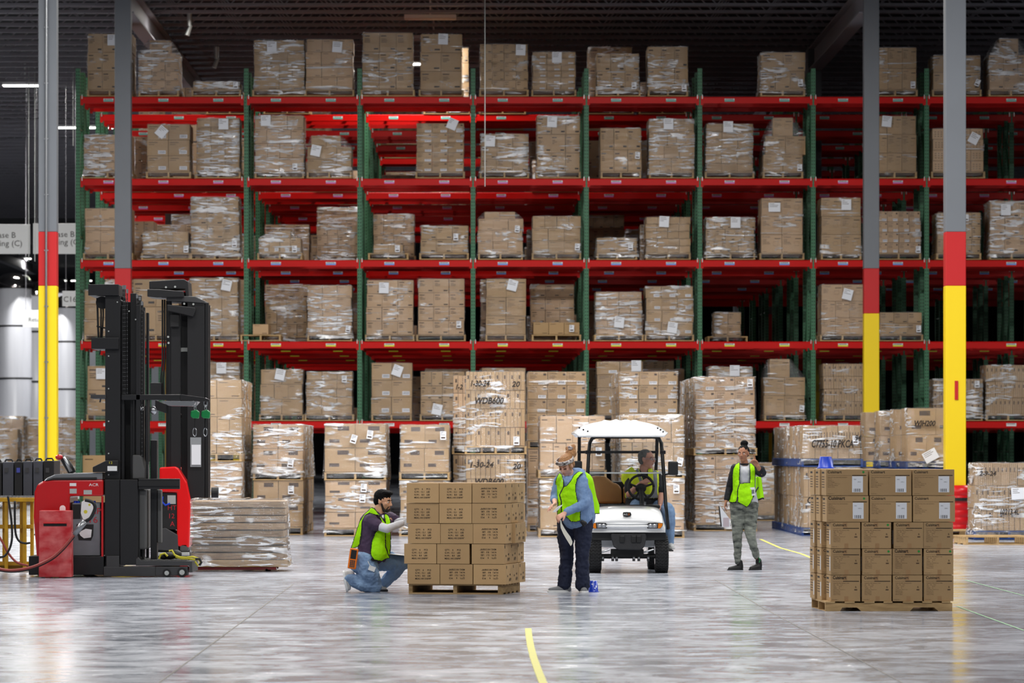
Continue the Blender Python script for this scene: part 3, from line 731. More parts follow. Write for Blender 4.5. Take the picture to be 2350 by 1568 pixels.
lane(1212, 1345, 80.0, 2, (1030, [3, 3, 3], 'con', 2, [], [], (), 'dark lower load between the date-marked stack and grey wrapped stack'),
     (853, [3, 3, 3, 3, 3], 'con', 1, [], [], (), 'upper load of black-lettered cartons just right of the dated load'), 'the lettered stack right of the dated load')
lane(1240, 1388, 75.0, 2, (1098, [3, 2], 'pln', 2, [], [], (), 'lower grey-filmed load standing behind the woman in blue hoodie'),
     (955, [5, 4], 'pln', 2, [(1374, 1037, 0, 0)], [], (), 'upper wrapped load behind the blue-hoodied woman and cart roof'), 'the stack behind the blue-hoodied woman')
lane(1422, 1555, 80.0, 4, (1030, [3, 3, 3], 'con', 2, [], [], (), 'hidden lower load behind the golf cart'),
     (853, [3, 3, 3, 3, 3], 'con', 2, [], [], (), 'black-lettered load rising behind the right half of the cart roof'), 'the lettered stack behind the cart roof')
lane(1427, 1570, 74.2, 2, (1098, [2, 2], 'pln', 3, [(1552, 1123, 0, 0)], [], (), 'lower grey-filmed load seen right of the golf cart'),
     (953, [6, 5], 'pln', 3, [(1560, 1060, .2, 0)], [], (), 'upper brown and grey wrapped load right behind the driver'), 'the stack behind the driver')
lane(1597, 1733, 80.7, 5, (1046, [3, 3, 3, 3, 3], 'con', 3, [], [], (), 'lower five-layer glossy load just left of the pointing woman'),
     (865, [3, 3, 3, 3, 3], 'con', 3, [(1721, 879, 0, 0)], [], (), 'tall filmed upper load above and left of the pointing woman'), 'the tallest glossy stack')
load(1738, 1836, 1063, 92.6, 0, [3]*4, 'pln', 3, label='low glossy load on the floor behind the pointing woman')
lane(1845, 1975, 76.1, 6, (1072, [3, 3], 'str', 2, [], [('C', 1852, 1142, 13, 12)], (), 'lower load on blue pallet marked with a single C'),
     (977, [10], 'str', 2, [(1963, 1010, 0, 0)], [('C7755-10 PKCA', 1862, 1012, 15, 96), ('94', 1962, 1000, 12, 14)], (), 'load of upright slats with a long line of marker writing'), 'the slatted load', blue=True)
lane(2083, 2213, 77.6, 4, (1078, [2, 2], 'blk', 1, [], [], (), 'lower load hidden behind the Cuisinart-printed foreground cartons'.replace('Cuisinart-printed ', 'right-hand ')),
     (937, [3, 2], 'blk', 2, [(2135, 1046, -.5, 2)], [('WIH200', 2098, 967, 11, 48)], (), 'upper load bearing a tilted handwritten note, left of yellow column'), 'the tilted-note load', blue=True, off=[0, 2.1, 5.2, 8.2])
load(2240, 2392, 1063, 72.6, .01, [3, 6, 8], 'str', 3, [(2338, 1133, -.05, 2)], 'wrapped load with handwritten 2-9-24 at the right edge', blue=True, marks=[('2-9-24', 2246, 1083, 9, 44), ('10213 4L', 2294, 1170, 11, 44)])
for x0, y0, ang, lb in ((2290, 1251, .05, 'bare wooden pallet on the floor in front of the right edge load'), (2222, 1236, .0, 'bare wooden pallet right beside the red column guard')):
    Yp = FY(y0); X = (x0-PX)*Yp/FPX
    t = thing('empty_pallet', lb, 'pallet', (X, Yp, 0), rz=ang); b = pallet_me(1.0); 
    m = MB(); 
    for i in range(7): m.box(-.55, .55, i*.18, i*.18+.1, .12, .14)
    m.build('deck_board', M_wood, None).parent = t
    for s_ in (-.5, 0, .5): inst(MB().box(s_-.02, s_+.02, 0, 1.18, .018, .12).mesh('stringer', M_wood), 'stringer', t)
    inst(MB().box(-.55, .55, 0, .09, 0, .018).box(-.55, .55, 1.09, 1.18, 0, .018).box(-.55, .55, .55, .64, 0, .018).mesh('bottom_board', M_wood), 'bottom_board', t)
    
# ---------------------------------------------------------------- wrapped stack of flat bundles on red forks
Yw = 53.3; s = FPX/Yw
t = thing('wrapped_stack', 'low wrapped stack of flat wooden bundles beside the red truck', 'wrapped pallet stack', ((547-PX)/s, Yw, .05))
X0 = (438-PX)/s; X1 = (657-PX)/s; c0 = (X0+X1)/2
MB().box(X0-.0, X1+.02, Yw, Yw+1.0, .06, .145).build('bottom_pallet', M_wood, t, bevel=.006)
rw = random.Random(3); z = .15
M_slab = mat('flattened cardboard', (178, 148, 112), .8, var=.2, noise=.5, nscale=7, nvec=(1, 3, 8), rgb2=(92, 78, 66))
for k in range(8):
    h = (.895-.15)/8; j = rw.uniform(-.012, .012)
    MB().box(X0+j+.01, X1+j-.02, Yw+.02+rw.uniform(0, .02), Yw+.98, z+.005, z+h-.012).build('bundle', M_slab, t, bevel=.008); z += h
prof = [(.07, X0-.02, X1+.03), (.2, X0, X1), (.4, X0, X1), (.6, X0, X1), (.8, X0, X1), (.90, X0, X1), (.915, X0+.05, X1-.05)]
o = inst(film_me(0, 0, Yw, Yw+1.0, prof, M_film2, .02, 77, 16, 8), 'stretch_wrap', t); o.location = (-ORG[t.name].x, -ORG[t.name].y, -ORG[t.name].z)

# ---------------------------------------------------------------- far left background: more loads, white tanks with domed tops, signs
for i, (a, b, yt, Y, lb) in enumerate(((-30, 54, 955, 119, 'dark wrapped load at the far left edge behind the batteries'), (63, 160, 962, 123, 'wrapped load seen behind the left yellow column'), (-60, 40, 985, 112, 'brown load low at the left edge of the picture'), (128, 176, 958, 121, 'wrapped load between left column and first green rack post'))):
    s = FPX/Y; zt = CH+(PY-yt)/s
    load(a, b, PY-((zt-.2)/2+.1-CH)*s, Y, 0, [3, 3, 3], 'pln', 3, low=True, label=lb+', lower one')
    load(a, b, yt, Y, (zt-.2)/2+.104, [3, 3], 'pln', 3, low=True, label=lb+', upper one')
M_tank = mat('white ribbed plastic', (222, 224, 232), .35, noise=.25, nscale=.8, nvec=(6, 1, .3), rgb2=(150, 154, 166))
M_chrome = mat('polished steel dome', (200, 196, 190), .08, metal=1.0)
def tank(px, Y, r, py_top, lb):
    s = FPX/Y; X = (px-PX)/s; z = CH+(PY-py_top)/s
    t = thing('storage_tank', lb, 'tank', (X, Y, 0), 'white tanks at the far left')
    T = Matrix.Translation((X, Y, 0)); MB().lathe([(r, 0), (r, z-.1), (0, z-.1)], 32, 0, T).build('tank_body', M_tank, t, smooth=True)
    MB().lathe([(r*1.12, z-.1)]+[(r*1.12*math.cos(a*PI/16), z-.08+r*.85*math.sin(a*PI/16)) for a in range(9)], 32, 0, T).build('dome', M_chrome, t, smooth=True)
    m = MB()
    for k in (.3, .55, .8): m.lathe([(r+.0, z*k), (r+.03, z*k), (r+.03, z*k+.06), (r, z*k+.06)], 32, 0, T)
    m.build('hoop', M_dgrey, t)
tank(32, 150, .62, 655, 'white tank with shiny dome, leftmost at picture edge')
tank(84, 158, .58, 672, 'white tank with shiny dome half behind the left yellow column')
tank(154, 150, .50, 700, 'white tank under the C16 sign')
tank(-20, 162, .7, 665, 'white tank cut by the left picture edge')
tank(118, 170, .7, 665, 'white tank directly behind the left column')
def sign(pxl, pxr, pyt, pyb, Y, lines, lb, h):
    s = FPX/Y; xl = (pxl-PX)/s; xr = (pxr-PX)/s; zt = CH+(PY-pyt)/s; zb = CH+(PY-pyb)/s
    t = thing('hanging_sign', lb, 'sign', ((xl+xr)/2, Y, zb))
    MB().box(xl, xr, Y, Y+.03, zb, zt).build('sign_board', M_white, t, bevel=.004)
    m = MB()
    for k, (tx, tpx, tpy) in enumerate(lines): m.text(tx, (tpx-PX)/s, CH+(PY-tpy)/s, Y-.004, h, 0)
    m.build('lettering', M_inkd, t)
    for x in (xl+.1, xr-.1): MB().cyl((x, Y+.015, zt), (x, Y+.015, CEIL+.45), .008, n=6).build('hanger_cable', M_joist, t)
sign(-62, 69, 515, 583, 118, [('Phase B', -22, 546), ('Packing (C)', -35, 565)], 'white hanging sign cut by the left edge, reading se B', .165)
sign(76, 208, 513, 583, 118, [('Phase B', 113, 544), ('Packing (C)', 100, 562)], 'white hanging sign behind the left column, lettering ase B', .165)
sign(143, 182, 668, 703, 118, [('C16', 146, 693)], 'small square white hanging sign reading C16', .155)
sign(52, 128, 712, 752, 137, [('Returns', 66, 738)], 'pale blue hanging sign just left of the yellow column', .13)
for px, y1 in ((168, 335), (66, 600), (80, 600)):
    s = FPX/116; X = (px-PX)/s; o = MB().cyl((X, 116, CH+(PY-y1)/s), (X, 116, CEIL), .012, n=6).alone('ceiling_cable', M_clip, (X, 116, CEIL))
    tag(o, {168: 'long pale cable hanging left of the first rack post', 66: 'thin cable hanging left of the left column, leftmost', 80: 'thin cable hanging close beside the left column'}[px], 'cable')
s = FPX/94.0; X = (1113-PX)/s; o = MB().cyl((X, 94.0, CH+(PY-428)/s), (X, 94.0, CEIL), .011, n=6).alone('ceiling_cable', M_clip, (X, 94, CEIL))
tag(o, 'thin pale cable hanging in front of the rack centre from the ceiling', 'cable')
# pale far partition behind the tanks and its dark fans
struct(MB().box(-45, -13.2, 186, 186.2, 0, 6.2).build('wall_far_partition', M_wallw))
# horn fixtures on the girder
for px, py, Y, lb in ((435, 60, 100, 'small pale device hanging from the girder above the left shelf load'), (497, 135, 106, 'small pale device hanging from the girder, lower of two')):
    p = P(px, py, Y); t = thing('hanging_device', lb, 'ceiling device', p)
    MB().cyl(p, p+Vector((0, 0, .3)), .05, .06, 10).build('device_body', M_clip, t); MB().cyl(p+Vector((0, 0, .3)), (p.x, p.y, CEIL+.45), .01, n=6).build('hanger_rod', M_joist, t)
    MB().cyl(p+Vector((.03, 0, .02)), p+Vector((-.06, -.02, -.22)), .045, .06, 10).build('horn', M_clip, t)

# ================================================================ foreground carton stacks (unwrapped: every carton is a thing)
def qty_mesh(flip, w=.347, d=.346, h=.2085):
    m = MB(); e = -.0008
    m.box(0, w, 0, d, 0, h, 0)
    m.box(0, w, d/2-.03, d/2+.03, h, h+.0008, 1)
    M = Matrix.Translation((0, 0, 0))
    L = [('QTY:      6      PCS', 0), ('G.W.:   12.1    LBS', 1), ('N.W.:    8.0     LBS', 2), ('MEAS.:14X13X8 1/2"', 3)]
    rows = [[('QTY:', .0), ('6', .47), ('PCS', .76)], [('G.W.:', .0), ('12.1', .42), ('LBS', .76)], [('N.W.:', .0), ('8.0', .45), ('LBS', .76)], [('MEAS.:14X13X8/90"', 0)]]
    x0 = w*.24; tw = w*.5; hh = .0175
    for i, r in enumerate(rows):
        for tx, fx in r:
            z = h*.66-i*.030; x = x0+fx*tw
            if flip: m.text(tx, w-x-((text_geo(tx)[3]-text_geo(tx)[2])*hh/.72 if i < 3 else tw), h-z-hh, e, hh, 2, flip=True, maxw=tw if i == 3 else None, bold=.02)
            else: m.text(tx, x, z, e, hh, 2, maxw=tw if i == 3 else None, bold=.02)
    # print on the right end, turned on its side
    R = Matrix.Translation((w+.0008, d*.5, h*.5)) @ Matrix.Rotation(PI/2, 4, 'Z')
    m.text('III', -.14, .06, 0, .030, 2, M=R, bold=.03); m.text('4567', .03, -.015, 0, .02, 2, M=R, bold=.02); m.text('AV19', .0, -.075, 0, .034, 2, M=R, bold=.03); m.text('1234', -.10, -.03, 0, .02, 2, M=R, bold=.02)
    m.box(0.0, .002, 0, .002, 0, .001)
    return m.mesh('carton', [M_card, M_tape, M_inkd])
QM = [qty_mesh(False), qty_mesh(True)]
th = -math.radians(12.0); sc = FPX/44.75
cx0 = (1159-PX)/sc; C0 = Vector((cx0, 44.75, 0)); ux = Vector((math.cos(th), math.sin(th), 0)); uy = Vector((-math.sin(th), math.cos(th), 0))
def pallet_thing(C, ux, uy, th, w, d, h, lb, block=False):
    t = thing('wooden_pallet', lb, 'pallet', C-ux*w, rz=0); t.rotation_euler = (0, 0, th); rnd = random.Random(9)
    def part(nm, x0, x1, y0, y1, z0, z1): inst(MB().box(x0, x1, y0, y1, z0, z1).mesh(nm, M_wood), nm, t)
    if not block:
        for x in (0, w/2-.02, w-.04): part('stringer', x, x+.04, .0, d, .015, h-.015)
        for i in range(7): y = (d-.1)*i/6; part('deck_board', 0, w, y, y+.1-rnd.random()*.02, h-.015, h)
        for i in range(5): y = (d-.1)*i/4; part('bottom_board', 0, w, y, y+.1, 0, .015)
    else:                                            # seen along its notched stringer
        for y in (0, d/2-.02, d-.04):
            o = MB().prism([(0, .0), (.14, 0), (.16, .035), (.30, .035), (.34, 0), (.43*w+.06, 0), (.75*w-.1, 0), (.76*w-.08, .035), (.88*w-.03, .035), (.89*w, 0), (w, 0), (w, h-.016), (0, h-.016)], y, y+.04)
            inst(o.mesh('stringer', M_wood), 'stringer', t)
        for i in range(7): x = (w-.1)*i/6; part('deck_board', x, x+.1-rnd.random()*.02, -.01, d+.01, h-.015, h)
        for x in (.0, w*.45, w-.1): part('bottom_board', x, x+.1, 0, d, -.0, .001)
    return t
pallet_thing(C0-ux*.045+uy*.04, ux, uy, th, 1.0, .98, .105, 'wooden pallet under the QTY-printed cartons beside the kneeling man')
RN = ['bottom row', 'second row up', 'middle row', 'fourth row up', 'top row']; CN = ['left', 'middle', 'right']
rq = random.Random(4)
for r in range(5):
    for c in range(3):
        for q in range(3):
            flip = (c == 2) or (r == 0 and c == 1)
            sh = -.027 if r == 1 and c < 2 else (.012 if r in (0, 2) else 0)
            if r == 1 and c == 2: sh = -.004
            p = C0 + ux*((c-3)*.353+sh+rq.uniform(-.003, .003)) + uy*(q*.353+rq.uniform(-.002, .004)+(.0 if q else 0)) + Vector((0, 0, .107+r*.2135))
            if r == 2 and q == 1 and c == 2: p += ux*.03
            o = inst(QM[1 if flip else 0], 'carton', None, p, (0, 0, th+rq.uniform(-.008, .008)))
            if q == 0: lb = '%s carton in the front %s of the QTY-printed stack' % (CN[c], RN[r]); g = 'QTY-printed cartons facing the camera'
            elif c == 2: lb = 'QTY carton end, %s, %s from the front on the right side' % (RN[r], ('', 'second', 'third')[q]); g = 'QTY cartons on the right side of the stack'
            else: lb = 'carton inside the QTY-printed stack behind its front'; g = 'QTY cartons hidden inside the stack'
            tag(o, lb, 'carton', g)
# ---- right-hand stack
M_dot = mat('green sticker', (40, 150, 60), .6)
def big_mesh(w, d, h, label, bold, dot, n):
    m = MB(); rnd = random.Random(n); e = -.0008
    m.box(0, w, 0, d, 0, h, 0); m.box(w*.4, w*.4+.05, 0, d, h, h+.0008, 1)
    def bar(x0, x1, z0, z1, mi=2): m.add([(w*x0, e, h*z0), (w*x1, e, h*z0), (w*x1, e, h*z1), (w*x0, e, h*z1)], [(0, 1, 2, 3)], mi)
    m.text('Cuisinart', w*(.035 if label else .07), h*.855, e, .026 if not bold else .031, 3, maxw=w*.46, bold=.03 if bold else .02)
    if not label: m.add([(w*.41, e*.5, h*.80), (w*.56, e*.5, h*.80), (w*.56, e*.5, h), (w*.41, e*.5, h)], [(0, 1, 2, 3)], 1)
    bar(.62 if label else .42, .96, .755, .785, 3); bar(.035 if label else .07, .96, .765, .771, 2)
    lines = ['Digital Air Fryer Oven with Convection', 'Item No:', 'Quantity: 2', 'Gross Weight:', 'Dimensions:  16.5 X 12.1', 'Carton Size of 60 lbs.', 'Made in China']
    if not label: lines = ['Model No. PRO Ultimate Coffee', 'Qty.    Net    2 pcs', 'Color        Gross', 'Weight      lb', 'Dimensions 15.2 X 12 in', 'Reference No.', 'Distributed by', 'Made in China']
    for i, tx in enumerate(lines): m.text(tx, w*(.04 if label else .09), h*(.68-i*.062), e, .0082, 2, maxw=w*.55)
    m.text('Carton No. 1', w*.04, h*.05, e, .008, 2)
    if not label: m.add([(w*.46, e*.5, 0), (w*.60, e*.5, 0), (w*.60, e*.5, h*.19), (w*.46, e*.5, h*.19)], [(0, 1, 2, 3)], 1); m.text('R', w*.83, h*.5, e, .02, 2); bar(.8, .9, .42, .46)
    if label:
        bar(.62, .88, .12, .74, 4)
        for q in range(11):
            if q % 3 != 1: m.add([(w*(.665+q*.0155), e*2, h*.14), (w*(.665+q*.0155+.010), e*2, h*.14), (w*(.665+q*.0155+.010), e*2, h*.26), (w*(.665+q*.0155), e*2, h*.26)], [(0, 1, 2, 3)], 3)
        m.text('9901', w*.66, h*.60, e*2, .009, 3); m.text('CFR-3', w*.75, h*.50, e*2, .009, 3)
    if dot: m.add([(w*.89+.011*math.cos(a*PI/6), e*2, h*.90+.011*math.sin(a*PI/6)) for a in range(12)], [tuple(range(12))], 5)
    # left end print
    for i in range(5): m.add([(-.0008, d*.9, h*(.7-i*.1)), (-.0008, d*.35, h*(.7-i*.1)), (-.0008, d*.35, h*(.73-i*.1)), (-.0008, d*.9, h*(.73-i*.1))], [(0, 1, 2, 3)], 2)
    m.add([(-.0009, d*.88, h*.84), (-.0009, d*.4, h*.84), (-.0009, d*.4, h*.91), (-.0009, d*.88, h*.91)], [(0, 1, 2, 3)], 3)
    if not label: m.add([(-.0012, d*.25, h*.15), (-.0012, d*.1, h*.15), (-.0012, d*.1, h*.7), (-.0012, d*.25, h*.7)], [(0, 1, 2, 3)], 4)
    return m.mesh('carton', [M_card, M_tape, M_ink, M_inkd, M_paper, M_dot])
th2 = math.radians(2.3); Y2 = 40.1; s2 = FPX/Y2; C2 = Vector(((1894-PX)/s2, Y2, 0)); vx = Vector((math.cos(th2), math.sin(th2), 0)); vy = Vector((-math.sin(th2), math.cos(th2), 0))
pallet_thing(C2+vx*1.20, vx, vy, th2, 1.20, 1.08, .092, 'worn wooden pallet under the right-hand foreground cartons', True)
BMS = {}
RN2 = ['bottom row', 'second row from bottom', 'third row from bottom', 'second row from top', 'top row']
for r in range(5):
    n = 4 if r < 3 else 3; w = (1.165 if r < 3 else 1.225)/n; x0 = .055 if r < 3 else (.005 if r == 4 else .012)
    ds = 3
    for c in range(n):
        for q in range(ds):
            dot = (r, c) in ((2, 1), (1, 1), (1, 2), (1, 3), (4, 0), (3, 0)); bold = (r, c) in ((1, 2), (0, 0), (3, 0))
            key = (n, dot and q == 0, bold)
            if key not in BMS: BMS[key] = big_mesh(w-.013, .348, .244, r >= 3, bold, dot and q == 0, len(BMS))
            gap = .012 if c == 2 and r == 2 else 0
            xo = x0+c*w+gap+rq.uniform(-.004, .004)+(-.05 if q and r < 3 else (-.012*q if r >= 3 else 0))+(-.02 if q == 2 and r < 3 else 0)
            p = C2+vx*xo+vy*(q*.36+rq.uniform(-.002, .004))+Vector((0, 0, .0935+r*.2488))
            o = inst(BMS[key], 'carton', None, p, (0, 0, th2+rq.uniform(-.006, .006)))
            nm = ('leftmost', 'second from left', 'third from left', 'rightmost')[c] if n == 4 else ('left', 'middle', 'right')[c]
            if q == 0: lb = '%s front carton, %s of the right-hand foreground stack' % (nm, RN2[r]); g = 'front cartons of the right-hand stack'
            elif c == 0: lb = 'left-end carton, %s of right-hand stack, %s row deep' % (RN2[r].replace(' row', ''), ('', 'second', 'third')[q]); g = 'left-end cartons of the right-hand stack'
            else: lb = 'carton inside the right-hand foreground stack behind its front'; g = 'cartons hidden inside the right-hand stack'
            tag(o, lb, 'carton', g)
M_blue = mat('blue plastic', (16, 62, 196), .35, spec=.5)
ztop = .0935+5*.2488
cp = C2+vx*.065+vy*.5+Vector((0, 0, ztop+.004))
t = thing('plastic_cup', 'upturned blue plastic cup on top of the right-hand carton stack', 'cup', cp)
inst(MB().lathe([(.078, 0), (.078, .006), (.072, .008), (.056, .108), (.052, .112), (0, .112)], 28).mesh('cup_body', M_blue, True), 'cup_body', t); inst(MB().lathe([(.07, 0), (.083, 0), (.083, .008), (.074, .012)], 28).mesh('rim', M_blue, True), 'rim', t)
o = MB().box(-.09, .30, -.12, .12, 0, .003).mesh('paper', M_paper); o = inst(o, 'paper_sheet', None, C2+vx*.09+vy*.5+Vector((0, 0, ztop+.0005)), (0, 0, .2)); tag(o, 'white paper sheet lying under the upturned blue cup', 'paper')
# ================================================================ lift trucks
def plane(Y):
    s = FPX/Y
    return (lambda px: (px-PX)/s), (lambda py: CH+(PY-py)/s), s
M_tred = mat('truck red enamel', (196, 12, 20), .28, spec=.6, coat=.3)
M_tred2 = mat('scuffed red panel', (190, 22, 34), .3, spec=.6, noise=.8, nscale=5, nvec=(1, 1, 1.6), rgb2=(226, 130, 128))
M_bat = mat('grey battery case', (118, 122, 128), .5, noise=.2, nscale=6)
M_gpad = mat('grey padded plastic', (78, 78, 78), .6)
M_redtext = mat('red stencil paint', (176, 30, 44), .6)
M_ytext = mat('yellow stencil paint', (214, 204, 60), .6)
M_hood = mat('silver hood', (150, 152, 156), .25, metal=.6)
M_orange = mat('orange plastic', (238, 120, 20), .45)
M_greenp = mat('green plastic reel', (10, 128, 66), .35)
fx, fz, fs = plane(51.0); Y0 = 51.0
T1 = thing('lift_truck', 'black and red order picker truck with raised black mast, nearest at left', 'lift truck', (fx(240), Y0, 0))
def B(nm, x0, x1, y0, y1, d0, d1, m, T=T1, bev=.006, f=None):
    gx, gz = f or (fx, fz); yy = ORG[T.name].y
    return MB().box(gx(x0), gx(x1), yy+d0, yy+d1, gz(y1), gz(y0)).build(nm, m, T, bevel=bev)
def PR(nm, poly, d0, d1, m, T=T1, bev=.008, f=None):
    gx, gz = f or (fx, fz); yy = ORG[T.name].y
    return MB().prism([(gx(a), gz(b)) for a, b in poly], yy+d0, yy+d1).build(nm, m, T, bevel=bev)
B('chassis', 66, 238, 1277, 1320, 0, 1.08, M_black)
PR('battery_compartment', [(84, 1278), (77, 1190), (79, 1130), (86, 1112), (98, 1105), (122, 1101), (237, 1101), (237, 1139), (160, 1139), (160, 1278)], 0.0, 1.06, M_tred, bev=.02)
B('compartment_post', 232.5, 237, 1139, 1278, 0, .05, M_tred, bev=.002)
b = B('battery', 165, 229, 1155, 1276, .05, 1.0, M_bat, bev=.006)
m = MB(); m.text('MP', fx(205), fz(1180), Y0+.046, .075, 0, wide=1.1); m.text('16', fx(205), fz(1200), Y0+.046, .075, 0, wide=1.2); m.build('stencil_number', M_redtext, b)
MB().box(fx(166), fx(184), Y0+.044, Y0+.05, fz(1191), fz(1158)).build('warning_panel', M_black2, b)
MB().lathe([(0, 0), (.075, 0), (.08, .01), (0, .011)], 24).mesh
m = MB().prism([(fx(185), fz(1178)), (fx(187), fz(1152)), (fx(196), fz(1147)), (fx(213), fz(1155)), (fx(214), fz(1175)), (fx(200), fz(1195)), (fx(190), fz(1192))], Y0+.02, Y0+.045); m.build('connector_plate', M_white, b)
m = MB(); m.cyl((fx(196), Y0+.018, fz(1175)), (fx(196), Y0+.02, fz(1175)), .022, n=16); m.cyl((fx(205), Y0+.018, fz(1159)), (fx(205), Y0+.02, fz(1159)), .014, n=16); m.build('yellow_sticker', M_ytext, b)
m = MB().prism([(fx(175), fz(1204)), (fx(214), fz(1204)), (fx(213), fz(1230)), (fx(208), fz(1241)), (fx(180), fz(1240)), (fx(176), fz(1220))], Y0+.043, Y0+.049, 0)
m.prism([(fx(180), fz(1222)), (fx(196), fz(1214)), (fx(210), fz(1216)), (fx(208), fz(1234)), (fx(192), fz(1236)), (fx(184), fz(1230))], Y0+.041, Y0+.043, 1); m.build('emblem_sticker', [M_black2, M_white], b)
m = MB(); 
for x in (171, 178, 214): m.cyl((fx(x), Y0+.1, fz(1155)), (fx(x), Y0+.1, fz(1150)), .02, n=10)
m.build('cell_cap', M_blue, b)
PR('hood', [(99, 1106), (108, 1097), (126, 1089), (150, 1087), (222, 1085), (235, 1085), (235, 1101), (122, 1101)], .02, 1.03, M_hood)
PR('hood_trim', [(103, 1104), (122, 1097), (222, 1096), (222, 1101), (120, 1102)], -.005, .02, M_black2, bev=.002)
m = MB(); m.text('ACR', fx(204), fz(1116), Y0-.002, .035, 0, wide=1.2); m.box(fx(160), fx(175), Y0-.003, Y0, fz(1116), fz(1109)); m.build('badge', M_white, T1)
m = MB().box(fx(160), fx(176), Y0-.004, Y0, fz(1133), fz(1122)).box(fx(192), fx(211), Y0-.004, Y0, fz(1135), fz(1125)); m.build('data_plate', M_clip, T1)
h = MB().tube([(fx(160), Y0+.35, fz(1087)), (fx(152), Y0+.35, fz(1072)), (fx(143), Y0+.35, fz(1058)), (fx(134), Y0+.35, fz(1048))], [.045, .05, .045, .03], 12).build('tiller_handle', M_black2, T1, smooth=True)
MB().ball((fx(130), Y0+.34, fz(1050)), (.05, .05, .035)).build('tiller_knob', M_tred, h, smooth=True)
MB().tube([(fx(158), Y0+.28, fz(1083)), (fx(150), Y0+.28, fz(1066)), (fx(141), Y0+.28, fz(1049))], [.02, .022, .015], 8).build('tiller_trim', M_steel, h, smooth=True)
# mast
for (a, c, top, d0, nm) in ((240, 275, 678, .08, 'mast_rail'), (276, 283, 700, .16, 'inner_mast_rail'), (296, 310, 672, .2, 'inner_mast_rail'), (310.5, 320, 700, .1, 'inner_mast_rail'), (321, 327, 712, .24, 'inner_mast_rail')):
    m = MB(); gz1 = fz(top)
    for dd in (0, .72): m.box(fx(a), fx(c), Y0+d0+dd, Y0+d0+dd+.12, fz(1296), gz1)
    m.build(nm, M_black, T1, bevel=.004)
for px_, top in ((281, 655), (285, 655), (290, 664), (313, 676), (319, 681), (324, 692)):
    m = MB(); k = 0; z = fz(top)
    while z > fz(1090 if px_ > 300 else 905): m.box(fx(px_)-.007, fx(px_)+.007, Y0+.12, Y0+.135, z-.022, z-.003, k % 2); z -= .025; k += 1
    m.box(fx(px_)-.012, fx(px_)+.012, Y0+.11, Y0+.14, fz(top+8), fz(top-1), 2)
    m.build('lift_chain', [M_black2, M_dgrey, M_steel], T1)
B('mast_channel', 276, 322, 690, 1290, .45, .5, M_black2); B('mast_crosshead', 202, 272, 652.5, 678, .02, .98, M_black); B('mast_crosshead', 209, 272, 775, 801, .02, .98, M_black); B('mast_crosshead', 207, 242, 906, 915, .05, .9, M_dgrey)
MB().cyl((fx(272.5), Y0+.1, fz(690)), (fx(272.5), Y0+.9, fz(690)), .02).build('crossbar', M_black, T1)
m = MB()
for (bx, by) in ((268, 693), (248, 760), (248, 817), (248, 892), (248, 967), (248, 1041), (248, 1090), (280, 1103), (280, 1229), (300, 1103), (310, 1229), (296, 1279), (310, 1279), (296, 1286), (310, 1286), (295, 714), (310, 733), (308, 1106)): m.cyl((fx(bx), Y0+.072, fz(by)), (fx(bx), Y0+.08, fz(by)), .009, n=8)
m.build('bolt', M_clip, T1)
for dx, r_ in ((0, .012), (8, .01), (13, .01)):
    MB().tube([(fx(218+dx), Y0+.3, fz(682)), (fx(219+dx), Y0+.3, fz(720)), (fx(220+dx*.8), Y0+.3, fz(750)), (fx(221+dx*.6), Y0+.3, fz(776))], r_, 6).build('hydraulic_hose', M_black2, T1)
MB().tube([(fx(217), Y0+.28, fz(747)), (fx(228), Y0+.28, fz(750)), (fx(239), Y0+.28, fz(752)), (fx(242), Y0+.26, fz(760))], .01, 6).build('hydraulic_hose', M_black2, T1)
MB().cyl((fx(230), Y0+.25, fz(693)), (fx(230), Y0+.33, fz(693)), .075, n=20).build('pulley', M_black2, T1, smooth=False)
for (a, c) in ((228, 822), (229, 932)):
    o = MB().box(-.045, .045, -.05, .05, -.05, .05).build('work_lamp', M_black2, T1, bevel=.01); o.location = Vector((fx(a), Y0+.2, fz(c)))-ORG[T1.name]; o.rotation_euler = (0, .5, 0)
    q = MB().cyl((fx(a-3), Y0+.2, fz(c-9)), (fx(a-1), Y0+.2, fz(c-19)), .01, n=6).build('lamp_bracket', M_steel, T1)
B('mast_foot', 240, 275, 1101, 1278, .02, 1.0, M_black); B('mast_foot', 275.5, 316, 1101, 1297, .0, 1.02, M_black)
B('mast_foot', 244, 274, 1276, 1303, -.01, .9, M_dgrey)
PR('counter_shelf', [(213, 1084), (213, 1072), (244, 1057), (272, 1057), (272, 1084)], -.02, .5, M_black)
m = MB().box(fx(247), fx(269), Y0-.024, Y0-.02, fz(1081), fz(1070)); m.build('data_plate', M_white, T1)
m = MB(); m.text('12', fx(251), fz(1065), Y0-.024, .03, 0, wide=1.2); m.build('unit_number', M_ytext, T1)
# overhead arm, light panel, cage posts
B('overhead_arm', 277, 412, 905.5, 918, .1, .22, M_black); PR('overhead_arm', [(412, 905), (470, 913), (479, 917), (479, 922), (412, 918)], .1, .2, M_black, bev=.003)
PR('lamp_panel', [(367, 920), (450, 921), (440, 932), (385, 931)], .1, .8, M_hood, bev=.002)
for (a, c, y1) in ((304, 307, 1046), (333, 338, 1100), (340, 342, 1060)): B('cage_post', a, c, 918, y1, .12, .17, M_black, bev=.003)
B('window_frame', 312, 332, 930, 1100, .5, .53, M_black2, bev=.003)
m = MB().ball((fx(322), Y0+.15, fz(938)), (.03, .03, .03)).ball((fx(350), Y0+.15, fz(942)), (.04, .04, .05)); m.build('spot_lamp', M_steel, T1, smooth=True)
PR('console', [(303, 1100), (303, 1044), (319, 1044), (325, 1050), (331, 1078), (331, 1100)], .05, .85, M_gpad, bev=.015)
